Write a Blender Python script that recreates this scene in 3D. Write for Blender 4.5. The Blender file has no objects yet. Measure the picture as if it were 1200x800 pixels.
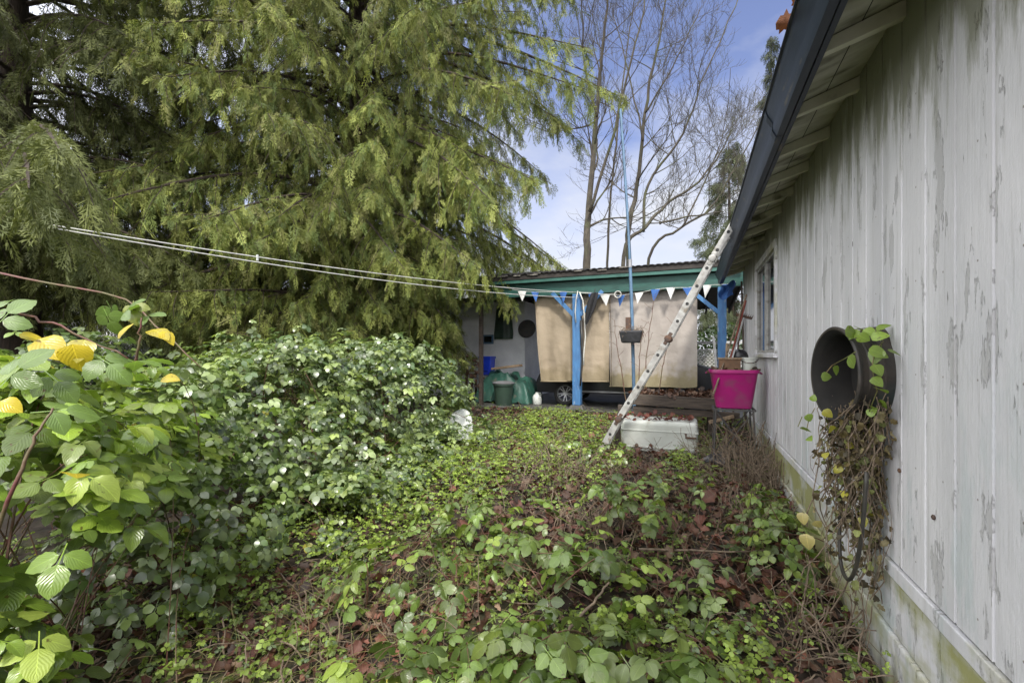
import bpy, bmesh, math, random
import numpy as np
from mathutils import Vector, Matrix, noise as mnoise

random.seed(7)
RNG = np.random.default_rng(11)
R = math.radians
scene = bpy.context.scene
COL = scene.collection

# ------------------------------------------------------------------ camera
TH = R(21.7); FPX = 530.0; HOR = 415.0; CZ = 1.6
FW = Vector((-math.sin(TH), math.cos(TH), 0)); RT = Vector((math.cos(TH), math.sin(TH), 0))
CAM = Vector((0, 0, CZ))
def ray(px, py):
    return FW + RT * ((px - 600) / FPX) + Vector((0, 0, (HOR - py) / FPX))
def atY(px, py, Y):
    d = ray(px, py); return CAM + d * (Y / d.y)
def atT(px, py, t):
    return CAM + ray(px, py) * t

def sstep(a, b, x):
    t = min(1, max(0, (x - a) / (b - a))); return t * t * (3 - 2 * t)
def ground(x, y):
    z = -0.10 + 0.30 * sstep(2.0, 6.3, y) + 0.13 * sstep(6.3, 9.6, y)
    if -14 < x < 0.9 and -3 < y < 9.6:
        f = 1 - sstep(8.6, 9.6, y)
        z += f * (0.10 * mnoise.noise((x * .55, y * .55, 3.1)) + 0.05 * mnoise.noise((x * 1.7, y * 1.7, 1.3)))
        z += f * 0.18 * math.exp(-((x + .75) ** 2 + (y - 3.2) ** 2) / 0.9)
    return z

# ------------------------------------------------------------------ helpers
def link(o):
    COL.objects.link(o); return o
def tag(o, label=None, cat=None, group=None, kind=None):
    if label: o['label'] = label
    if cat: o['category'] = cat
    if group: o['group'] = group
    if kind: o['kind'] = kind
    return o
def thing(name, loc, label, cat, group=None):
    o = link(bpy.data.objects.new(name, None)); o.location = loc
    o.empty_display_size = .2
    return tag(o, label, cat, group)
def origin_of(p):
    v = Vector((0, 0, 0))
    while p is not None:
        v += p.location; p = p.parent
    return v

class MB:
    def __init__(s): s.v = []; s.f = []
    def poly(s, pts):
        b = len(s.v); s.v += [Vector(p) for p in pts]; s.f.append(list(range(b, b + len(pts)))); return s
    def box(s, c, size, rot=None):
        b = len(s.v); c = Vector(c); h = [x / 2 for x in size]
        for sx in (-1, 1):
            for sy in (-1, 1):
                for sz in (-1, 1):
                    p = Vector((sx * h[0], sy * h[1], sz * h[2]))
                    if rot is not None: p = rot @ p
                    s.v.append(c + p)
        for f in ((0, 1, 3, 2), (4, 6, 7, 5), (0, 4, 5, 1), (2, 3, 7, 6), (0, 2, 6, 4), (1, 5, 7, 3)):
            s.f.append([b + i for i in f])
        return s
    def span(s, lo, hi):
        lo = Vector(lo); hi = Vector(hi); return s.box((lo + hi) / 2, hi - lo)
    def bar(s, p0, p1, w, h, up=(0, 0, 1)):
        p0 = Vector(p0); p1 = Vector(p1); y = (p1 - p0); L = y.length; y.normalize()
        up = Vector(up)
        if abs(y.dot(up)) > .98: up = Vector((1, 0, 0))
        x = y.cross(up).normalized(); z = x.cross(y)
        return s.box((p0 + p1) / 2, (w, L, h), Matrix((x, y, z)).transposed())
    def tube(s, pts, r, n=6, cap=True):
        pts = [Vector(p) for p in pts]; m = len(pts)
        rr = [r] * m if isinstance(r, (int, float)) else list(r)
        b = len(s.v); prev = None
        for i in range(m):
            d = (pts[min(i + 1, m - 1)] - pts[max(i - 1, 0)])
            if d.length < 1e-9: d = Vector((0, 0, 1))
            d.normalize()
            if prev is None:
                u = d.cross(Vector((0.31, 0.77, 0.55)))
                if u.length < .05: u = d.cross(Vector((1, 0, 0)))
            else:
                u = prev - d * prev.dot(d)
                if u.length < 1e-6: u = d.cross(Vector((1, .2, .1)))
            u.normalize(); prev = u; w = d.cross(u)
            for k in range(n):
                a = 2 * math.pi * k / n
                s.v.append(pts[i] + (u * math.cos(a) + w * math.sin(a)) * rr[i])
        for i in range(m - 1):
            for k in range(n):
                k2 = (k + 1) % n
                s.f.append([b + i * n + k, b + i * n + k2, b + (i + 1) * n + k2, b + (i + 1) * n + k])
        if cap:
            s.f.append([b + k for k in range(n)][::-1]); s.f.append([b + (m - 1) * n + k for k in range(n)])
        return s
    def lathe(s, prof, n=32, M=None, closed=False):
        # prof: (radius, height) about local Z ; M maps to world
        b = len(s.v); m = len(prof)
        for (r, h) in prof:
            for k in range(n):
                a = 2 * math.pi * k / n
                p = Vector((r * math.cos(a), r * math.sin(a), h))
                s.v.append(M @ p if M is not None else p)
        rng = range(m if closed else m - 1)
        for i in rng:
            i2 = (i + 1) % m
            for k in range(n):
                k2 = (k + 1) % n
                s.f.append([b + i * n + k, b + i * n + k2, b + i2 * n + k2, b + i2 * n + k])
        return s
    def frustum(s, c, bot, top, h):
        b = len(s.v); c = Vector(c)
        for (sz, z) in ((bot, 0), (top, h)):
            for sx, sy in ((-1, -1), (1, -1), (1, 1), (-1, 1)):
                s.v.append(c + Vector((sx * sz[0] / 2, sy * sz[1] / 2, z)))
        s.f += [[b + 3, b + 2, b + 1, b], [b + 4, b + 5, b + 6, b + 7]]
        for k in range(4):
            k2 = (k + 1) % 4
            s.f.append([b + k, b + k2, b + 4 + k2, b + 4 + k])
        return s
    def build(s, name, mat, parent=None, bevel=0, seg=2, smooth=False, origin=None, label=None, weld=False):
        o0 = origin_of(parent) if parent is not None else Vector(origin if origin is not None else (0, 0, 0))
        me = bpy.data.meshes.new(name)
        me.from_pydata([tuple(v - o0) for v in s.v], [], s.f); me.update()
        if bevel or weld:
            bm = bmesh.new(); bm.from_mesh(me)
            if weld: bmesh.ops.remove_doubles(bm, verts=bm.verts, dist=1e-4)
            if bevel:
                es = [e for e in bm.edges if len(e.link_faces) == 2 and e.calc_face_angle(0) > R(35)]
                bmesh.ops.bevel(bm, geom=es, offset=bevel, segments=seg, affect='EDGES', profile=.6, clamp_overlap=True)
            bm.to_mesh(me); bm.free()
        if smooth:
            me.polygons.foreach_set('use_smooth', [True] * len(me.polygons))
            if smooth == 'auto':
                me.set_sharp_from_angle(angle=R(38))
        me.materials.append(mat)
        o = link(bpy.data.objects.new(name, me))
        if parent is not None: o.parent = parent
        elif origin is not None: o.location = origin
        if label: o['label'] = label
        return o

class Cloud:
    """many small leaf shapes gathered into one mesh"""
    def __init__(s): s.V = []; s.F = []; s.C = []; s.U = []; s.n = 0
    def add(s, tpl, M, P, col):
        tv, tf, tu = tpl
        N = len(P)
        if N == 0: return
        v = np.einsum('nij,vj->nvi', M, tv) + P[:, None, :]
        k = len(tv)
        s.V.append(v.reshape(-1, 3))
        f = tf[None, :, :] + (np.arange(N) * k)[:, None, None] + s.n
        s.F.append(f.reshape(-1, tf.shape[1]))
        s.C.append(np.repeat(col, k, axis=0)); s.U.append(np.tile(tu, (N, 1)))
        s.n += N * k
    def build(s, name, mat, parent=None, origin=None, smooth=False):
        o0 = np.array(origin_of(parent) if parent is not None else (origin if origin is not None else (0, 0, 0)))
        V = np.concatenate(s.V) - o0; C = np.concatenate(s.C); U = np.concatenate(s.U)
        me = bpy.data.meshes.new(name)
        loops = np.concatenate([f.reshape(-1) for f in s.F]).astype(np.int32)
        tot = np.concatenate([np.full(len(f), f.shape[1]) for f in s.F]).astype(np.int32)
        start = np.concatenate([[0], np.cumsum(tot)[:-1]]).astype(np.int32)
        me.vertices.add(len(V)); me.vertices.foreach_set('co', V.astype(np.float32).reshape(-1))
        me.loops.add(len(loops)); me.loops.foreach_set('vertex_index', loops)
        me.polygons.add(len(tot)); me.polygons.foreach_set('loop_start', start)
        if smooth: me.polygons.foreach_set('use_smooth', np.ones(len(tot), dtype=bool))
        me.update(calc_edges=True)
        a = me.color_attributes.new('Col', 'FLOAT_COLOR', 'POINT')
        c4 = np.ones((len(V), 4), np.float32); c4[:, :3] = C; a.data.foreach_set('color', c4.reshape(-1))
        uv = me.uv_layers.new(name='UVMap'); uv.data.foreach_set('uv', U[loops].astype(np.float32).reshape(-1))
        me.materials.append(mat)
        o = link(bpy.data.objects.new(name, me))
        if parent is not None: o.parent = parent
        elif origin is not None: o.location = origin
        return o

def nrm(a): return a / np.maximum(np.linalg.norm(a, axis=-1, keepdims=True), 1e-9)
def frames(d, n, sc):
    y = nrm(d); x = nrm(np.cross(y, n)); z = np.cross(x, y)
    return np.stack([x, y, z], axis=-1) * np.asarray(sc).reshape(-1, 1, 1)

# ------------------------------------------------------------------ leaf templates
def leaf_tpl(nu=4, nv=6, W=.72, fold=.18, droop=.25, serr=0., pleat=0., shape=.9):
    vs = []; us = []; fs = []
    for j in range(nv + 1):
        v = j / nv
        w = W / 2 * (math.sin(math.pi * min(1, v ** shape * 1.0)) ** .75 if 0 < v < 1 else 0.02)
        if serr and 0 < j < nv: w *= 1 + serr * (1 if j % 2 else -1)
        for i in range(nu + 1):
            s = 2 * i / nu - 1
            z = fold * abs(s) * w - droop * v * v - .35 * w * s * s * .5
            z += pleat * math.sin(v * 16 - abs(s) * 3) * abs(s)
            y = v + (0.06 * serr * abs(s))
            vs.append((s * w, y, z)); us.append((s * .5 + .5, v))
    for j in range(nv):
        for i in range(nu):
            a = j * (nu + 1) + i
            fs.append((a, a + 1, a + nu + 2, a + nu + 1))
    return np.array(vs), np.array(fs), np.array(us)
def merge_tpl(parts):
    V = []; F = []; U = []; n = 0
    for v, f, u in parts:
        V.append(v); F.append(f + n); U.append(u); n += len(v)
    return np.concatenate(V), np.concatenate(F), np.concatenate(U)
def rotz(v, a):
    c, s = math.cos(a), math.sin(a); return v @ np.array([[c, -s, 0], [s, c, 0], [0, 0, 1]]).T
def rotx(v, a):
    c, s = math.cos(a), math.sin(a); return v @ np.array([[1, 0, 0], [0, c, -s], [0, s, c]]).T
def compound(leaf, n=3, spread=68, pet=.45, pw=.018):
    v, f, u = leaf; parts = [(rotx(v, -.15) + (0, .34, 0), f, u)]
    angs = [(spread, .85, 0), (-spread, .85, 0)]
    if n == 5: angs += [(spread * 1.75, .62, -.1), (-spread * 1.75, .62, -.1)]
    for a, sc, dy in angs:
        parts.append((rotz(rotx(v * sc + (0, .07, 0), -.22), R(a)) + (0, dy, 0), f, u))
    pv = np.array([(-pw, -pet, -.12), (pw, -pet, -.12), (pw, .36, .005), (-pw, .36, .005)])
    parts.append((pv, np.array([[0, 1, 2, 3]]), np.array([(.5, .5)] * 4)))
    return merge_tpl(parts)
NEAR_LEAF = leaf_tpl(4, 9, .76, .2, .22, .05, .010, .85)
NEAR_LEAF2 = leaf_tpl(4, 9, .70, .55, .45, .05, .014, .85)
NEAR_LEAF3 = leaf_tpl(4, 9, .80, .06, -.12, .05, .016, .8)
MID_LEAF = leaf_tpl(2, 4, .76, .25, .22, 0, 0, .85)
ROUND_LEAF = leaf_tpl(2, 3, .95, .25, .15)
HEART = leaf_tpl(4, 9, .92, .22, .3, .02, .006, .62)
BR_NEAR = [compound(NEAR_LEAF, 3), compound(NEAR_LEAF2, 3, 60), compound(NEAR_LEAF, 5, 58), compound(NEAR_LEAF3, 3, 75)]
BR_MID = [compound(MID_LEAF, 3), compound(MID_LEAF, 5, 60)]
COVER = [compound(leaf_tpl(2, 3, .95, .2, .2), 3, 80, .8, .03), compound(leaf_tpl(2, 3, .85, .35, .3), 5, 62, .7, .03)]
def dead_tpl(seed):
    rr = random.Random(seed); v, f, u = leaf_tpl(4, 6, rr.uniform(.5, .9), rr.uniform(.2, .8), rr.uniform(-.5, .5), .22)
    v = v.copy(); v[:, 2] += .12 * np.sin(v[:, 1] * rr.uniform(4, 9) + v[:, 0] * rr.uniform(-8, 8))
    return v, f, u
DEAD = [dead_tpl(i) for i in range(5)]
def spray_tpl(K, ang, l0, wid, seed):
    rr = random.Random(seed); parts = []
    q = np.array([[0, 1, 2, 3]])
    def kite(p, a, L, w, z):
        d = np.array((math.sin(a), math.cos(a))); s = np.array((d[1], -d[0]))
        a0 = np.array(p); m = a0 + d * L * .45; e = a0 + d * L
        zz = -.10 * p[1] ** 2
        dz = -.16 * L
        V = np.array([(a0[0], a0[1], zz), (*(m + s * w), zz + dz * .4 + z), (*e, zz + dz), (*(m - s * w), zz + dz * .4 - z)])
        parts.append((V, q, np.array([(.5, p[1] * .6), (1, p[1] * .6 + .2), (.5, min(1, p[1] * .6 + .4)), (0, p[1] * .6 + .2)])))
    kite((0, 0), 0, 1.05, .016, 0)
    for k in range(K):
        y = .06 + .86 * k / K
        L = l0 * (1 - y) ** .65 + .07
        for sgn in (-1, 1):
            a = sgn * R(ang) * rr.uniform(.8, 1.2) * (1 - .35 * y); LL = L * rr.uniform(.75, 1.2)
            p = (0, y + rr.uniform(-.02, .02))
            kite(p, a, LL, wid, rr.uniform(-.02, .02))
            m = np.array(p) + np.array((math.sin(a), math.cos(a))) * LL * .42
            if LL > .16:
                kite(tuple(m), a - sgn * R(34), LL * .5, wid * .75, 0)
                if LL > .24: kite(tuple(m), a + sgn * R(32), LL * .42, wid * .75, 0)
    return merge_tpl(parts)
SPRAYS = [spray_tpl(7, 44, .30, .017, 1), spray_tpl(8, 36, .26, .015, 2), spray_tpl(6, 52, .38, .020, 3)]

# ------------------------------------------------------------------ materials
def new_mat(name):
    m = bpy.data.materials.new(name); m.use_nodes = True; nt = m.node_tree
    return m, nt, nt.nodes['Principled BSDF']
def nd(nt, t, **kw):
    n = nt.nodes.new(t)
    for k, v in kw.items():
        if k.startswith('i_'): n.inputs[k[2:].replace('_', ' ')].default_value = v
        else: setattr(n, k, v)
    return n
def pm(name, c1, c2=None, scale=6, rough=.7, bump=.0, stretch=(1, 1, 1), metal=0, detail=6, lo=.35, hi=.65, c3=None, scale3=2., lo3=.5, hi3=.6, bscale=None):
    m, nt, b = new_mat(name); L = nt.links.new
    b.inputs['Roughness'].default_value = rough; b.inputs['Metallic'].default_value = metal
    tc = nd(nt, 'ShaderNodeTexCoord'); mp = nd(nt, 'ShaderNodeMapping'); mp.inputs['Scale'].default_value = stretch
    L(tc.outputs['Object'], mp.inputs[0])
    nz = nd(nt, 'ShaderNodeTexNoise'); nz.inputs['Scale'].default_value = scale; nz.inputs['Detail'].default_value = detail
    L(mp.outputs[0], nz.inputs[0])
    rp = nd(nt, 'ShaderNodeMapRange'); rp.inputs[1].default_value = lo; rp.inputs[2].default_value = hi
    L(nz.outputs[0], rp.inputs[0])
    mx = nd(nt, 'ShaderNodeMix', data_type='RGBA'); mx.inputs[6].default_value = (*c1, 1); mx.inputs[7].default_value = (*(c2 or [x * .7 for x in c1]), 1)
    L(rp.outputs[0], mx.inputs[0]); out = mx.outputs[2]
    if c3:
        n3 = nd(nt, 'ShaderNodeTexNoise'); n3.inputs['Scale'].default_value = scale3; n3.inputs['Detail'].default_value = 8; L(mp.outputs[0], n3.inputs[0])
        r3 = nd(nt, 'ShaderNodeMapRange'); r3.inputs[1].default_value = lo3; r3.inputs[2].default_value = hi3; L(n3.outputs[0], r3.inputs[0])
        m3 = nd(nt, 'ShaderNodeMix', data_type='RGBA'); L(r3.outputs[0], m3.inputs[0]); L(out, m3.inputs[6]); m3.inputs[7].default_value = (*c3, 1); out = m3.outputs[2]
    L(out, b.inputs['Base Color'])
    if bump:
        nb = nd(nt, 'ShaderNodeTexNoise'); nb.inputs['Scale'].default_value = bscale or scale * 2.5; nb.inputs['Detail'].default_value = 6; L(mp.outputs[0], nb.inputs[0])
        bp = nd(nt, 'ShaderNodeBump'); bp.inputs['Strength'].default_value = bump; bp.inputs['Distance'].default_value = .02
        L(nb.outputs[0], bp.inputs['Height']); L(bp.outputs[0], b.inputs['Normal'])
    return m
def leaf_mat(name, rough=.45, trans=.35, veins=True, tint=(1.5, 1.6, .7), back=1.25, spec=.5, spots=0.0):
    m, nt, b = new_mat(name); L = nt.links.new
    b.inputs['Roughness'].default_value = rough; b.inputs['Specular IOR Level'].default_value = spec
    at = nd(nt, 'ShaderNodeAttribute', attribute_name='Col')
    col = at.outputs['Color']
    uv = nd(nt, 'ShaderNodeUVMap', uv_map='UVMap'); sp = nd(nt, 'ShaderNodeSeparateXYZ'); L(uv.outputs[0], sp.inputs[0])
    geo = nd(nt, 'ShaderNodeNewGeometry')
    def math_(op, a, b_=None, c=None):
        n = nd(nt, 'ShaderNodeMath', operation=op)
        for i, x in enumerate((a, b_, c)):
            if x is None: continue
            if isinstance(x, (int, float)): n.inputs[i].default_value = x
            else: L(x, n.inputs[i])
        return n.outputs[0]
    nz = nd(nt, 'ShaderNodeTexNoise'); nz.inputs['Scale'].default_value = 14; nz.inputs['Detail'].default_value = 4
    tc = nd(nt, 'ShaderNodeTexCoord'); L(tc.outputs['Object'], nz.inputs[0])
    var = math_('MULTIPLY_ADD', nz.outputs[0], .7, .65)
    if veins:
        au = math_('ABSOLUTE', math_('SUBTRACT', sp.outputs[0], .5))
        mid = math_('LESS_THAN', au, .02)
        wv = math_('SINE', math_('MULTIPLY', math_('MULTIPLY_ADD', au, -1.05, sp.outputs[1]), 46.))
        lat = math_('SMOOTH_MAX', wv, .55, .2)
        k = math_('MULTIPLY_ADD', lat, .11, .92)
        k = math_('ADD', k, math_('MULTIPLY', mid, .35))
        var = math_('MULTIPLY', var, k)
        bp = nd(nt, 'ShaderNodeBump'); bp.inputs['Strength'].default_value = .22; bp.inputs['Distance'].default_value = .0015
        L(math_('MULTIPLY', wv, -1.), bp.inputs['Height']); L(bp.outputs[0], b.inputs['Normal'])
    var = math_('MULTIPLY', var, math_('MULTIPLY_ADD', geo.outputs['Backfacing'], back - 1, 1.))
    mu = nd(nt, 'ShaderNodeVectorMath', operation='SCALE'); L(col, mu.inputs[0]); L(var, mu.inputs['Scale'])
    out = mu.outputs[0]
    if spots:
        n2 = nd(nt, 'ShaderNodeTexNoise'); n2.inputs['Scale'].default_value = 38; n2.inputs['Detail'].default_value = 3; L(tc.outputs['Object'], n2.inputs[0])
        r2 = nd(nt, 'ShaderNodeMapRange'); r2.inputs[1].default_value = .66; r2.inputs[2].default_value = .72; L(n2.outputs[0], r2.inputs[0])
        m2 = nd(nt, 'ShaderNodeMix', data_type='RGBA'); L(math_('MULTIPLY', r2.outputs[0], spots), m2.inputs[0]); L(out, m2.inputs[6]); m2.inputs[7].default_value = (.07, .035, .012, 1); out = m2.outputs[2]
    L(out, b.inputs['Base Color'])
    if trans:
        tr = nd(nt, 'ShaderNodeBsdfTranslucent'); tm = nd(nt, 'ShaderNodeVectorMath', operation='MULTIPLY'); L(out, tm.inputs[0]); tm.inputs[1].default_value = tint
        L(tm.outputs[0], tr.inputs[0])
        ms = nd(nt, 'ShaderNodeMixShader'); ms.inputs[0].default_value = trans
        L(b.outputs[0], ms.inputs[1]); L(tr.outputs[0], ms.inputs[2]); L(ms.outputs[0], nt.nodes['Material Output'].inputs[0])
    return m
M = {}
M['soil'] = pm('soil', (.036, .024, .016), (.02, .014, .010), 5, .95, .8, c3=(.05, .055, .02), scale3=1.1, lo3=.5, hi3=.7)
M['bramble'] = leaf_mat('bramble leaf', .28, .24, True, spots=.8, spec=.6)
M['bramble_far'] = leaf_mat('bramble leaf far', .30, .24, False, spec=.85)
M['cover'] = leaf_mat('creeper leaf', .42, .32, False)
M['cedar'] = leaf_mat('cedar spray', .58, .22, False, (1.35, 1.35, .7), 1.1, .3)
M['dead'] = leaf_mat('dead leaf', .6, .15, True, (1.3, 1., .6), 1.1, .4)
M['stem'] = pm('dry stem', (.22, .165, .115), (.10, .075, .052), 30, .85, .3)
M['cane'] = pm('bramble cane', (.13, .045, .04), (.10, .09, .035), 14, .6, .2)
M['green_stem'] = pm('green stem', (.12, .14, .04), (.15, .10, .04), 10, .6)
M['bark'] = pm('cedar bark', (.07, .05, .038), (.035, .026, .02), 9, .95, .8, (3, 3, .5))
M['bare_bark'] = pm('bare tree bark', (.085, .072, .052), (.042, .036, .028), 5, .9, .6, (2, 2, .6), c3=(.07, .075, .035), scale3=1.4, lo3=.52, hi3=.66)
M['teal'] = pm('teal paint', (.022, .10, .08), (.018, .07, .057), 7, .55, .15, (.6, 2, 3))
M['teal_light'] = pm('light teal paint', (.045, .15, .12), (.03, .10, .08), 7, .55, .15, (.6, 2, 3))
M['blue'] = pm('blue paint', (.065, .20, .42), (.05, .14, .31), 5, .5, .15, (3, 3, .7), c3=(.25, .32, .42), scale3=7, lo3=.62, hi3=.68)
M['pole_blue'] = pm('blue mast paint', (.11, .20, .31), (.08, .14, .22), 8, .45, .1, (2, 2, .6))
M['tin'] = pm('dark corrugated tin', (.022, .022, .024), (.042, .04, .038), 3, .7, .2, c3=(.20, .19, .17), scale3=6, lo3=.66, hi3=.72)
M['tin_pale'] = pm('flaked roof edge', (.26, .24, .21), (.10, .09, .08), 14, .8, .3)
M['dark_wood'] = pm('dark wet timber', (.085, .065, .05), (.04, .03, .024), 6, .8, .5, (.8, 6, 6))
M['under'] = pm('roof underside timber', (.055, .048, .042), (.03, .026, .024), 5, .9, .2)
M['concrete'] = pm('wet concrete', (.12, .115, .105), (.06, .056, .05), 2.2, .55, .2)
M['whitewall'] = pm('white painted block', (.88, .89, .92), (.74, .75, .79), 2.5, .75, .15)
M['white_plastic'] = pm('white plastic', (.68, .70, .67), (.52, .54, .50), 4, .4, .05)
M['enamel'] = pm('old white enamel', (.58, .60, .56), (.44, .46, .41), 2.5, .35, .05, c3=(.24, .21, .14), scale3=5, lo3=.58, hi3=.74)
M['rust'] = pm('rusty iron', (.06, .045, .04), (.11, .055, .03), 14, .75, .4)
M['black_metal'] = pm('dull black metal', (.045, .045, .05), (.075, .065, .055), 10, .55, .2)
M['alu'] = pm('worn aluminium', (.43, .43, .41), (.30, .29, .275), 12, .5, .12, metal=.25, c3=(.20, .175, .14), scale3=9, lo3=.56, hi3=.68)
M['hole'] = pm('dark rung end', (.02, .02, .02), (.03, .03, .03), 8, .7)
M['pink'] = pm('magenta plastic', (.34, .004, .14), (.25, .004, .105), 3, .45, .15, c3=(.22, .05, .11), scale3=6, lo3=.52, hi3=.75)
M['pink_in'] = pm('faded pink rim', (.70, .10, .30), (.55, .05, .22), 6, .4)
M['green_tarp'] = pm('green tarpaulin', (.035, .115, .085), (.022, .07, .052), 4, .45, .5, c3=(.12, .13, .10), scale3=6, lo3=.58, hi3=.7)
M['green_pot'] = pm('green plastic pot', (.035, .065, .045), (.025, .045, .033), 4, .45, .05)
M['bin_blue'] = pm('royal blue plastic', (.012, .05, .55), (.01, .035, .40), 4, .35)
M['black_plastic'] = pm('black plastic sheet', (.018, .018, .02), (.035, .035, .04), 9, .3, .3)
M['fabric_black'] = pm('black cloth', (.012, .012, .014), (.02, .02, .022), 20, .8, .2)
M['rope'] = pm('pale cord', (.62, .62, .58), (.48, .47, .43), 30, .8)
M['cable'] = pm('black cable', (.022, .021, .019), (.05, .045, .036), 10, .5)
M['flag_blue'] = pm('blue pennant cloth', (.04, .14, .42), (.03, .10, .31), 6, .7)
M['flag_white'] = pm('white pennant cloth', (.72, .72, .70), (.58, .58, .55), 6, .7)
M['timber'] = pm('bare timber', (.30, .22, .14), (.20, .14, .09), 8, .8, .3, (6, 6, .6))
M['red_handle'] = pm('red painted handle', (.30, .07, .045), (.20, .05, .035), 8, .6)
M['grey_handle'] = pm('pale metal handle', (.55, .56, .57), (.40, .40, .41), 8, .45)
M['crate'] = pm('brown crate wood', (.20, .11, .06), (.12, .07, .04), 7, .8, .3)
M['lattice'] = pm('white lattice', (.60, .60, .58), (.45, .45, .42), 5, .7)
M['tyre'] = pm('tyre rubber', (.02, .02, .021), (.032, .031, .03), 8, .8)
M['wheel_alloy'] = pm('silver alloy', (.55, .56, .58), (.42, .43, .45), 6, .35, 0, metal=.6)
M['car_paint'] = pm('dark car paint', (.018, .019, .022), (.03, .03, .033), 3, .3)
M['chrome'] = pm('grey trim', (.35, .35, .36), (.26, .26, .27), 3, .4, 0, metal=.4)
M['gutter'] = pm('navy gutter paint', (.008, .016, .034), (.014, .024, .044), 5, .5, .12, (2, .5, 2), c3=(.08, .07, .055), scale3=9, lo3=.62, hi3=.7)
M['shingle'] = pm('roof felt', (.06, .06, .058), (.035, .035, .034), 6, .9, .4)
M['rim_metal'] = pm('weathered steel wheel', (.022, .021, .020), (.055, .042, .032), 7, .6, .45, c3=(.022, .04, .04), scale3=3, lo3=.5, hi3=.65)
M['rim_shaded'] = pm('rusty steel with painted shade', (.008, .0075, .007), (.018, .016, .014), 6, .95, .3, (1, 1, 1))  # near-black copy of the rim steel, the hollow's shade put into its colour
M['far_wall'] = pm('distant pale wall', (.60, .60, .60), (.50, .50, .50), 1, .8)
M['far_roof'] = pm('distant roof', (.12, .12, .13), (.09, .09, .095), 2, .8)
M['hedge_wood'] = M['bark']

def glass_mat():
    m, nt, b = new_mat('window glass'); b.inputs['Base Color'].default_value = (.02, .022, .024, 1)
    b.inputs['Roughness'].default_value = .06; b.inputs['Specular IOR Level'].default_value = .9
    nz = nd(nt, 'ShaderNodeTexNoise'); nz.inputs['Scale'].default_value = 3
    bp = nd(nt, 'ShaderNodeBump'); bp.inputs['Strength'].default_value = .03
    nt.links.new(nz.outputs[0], bp.inputs['Height']); nt.links.new(bp.outputs[0], b.inputs['Normal'])
    return m
M['glass'] = glass_mat()

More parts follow.
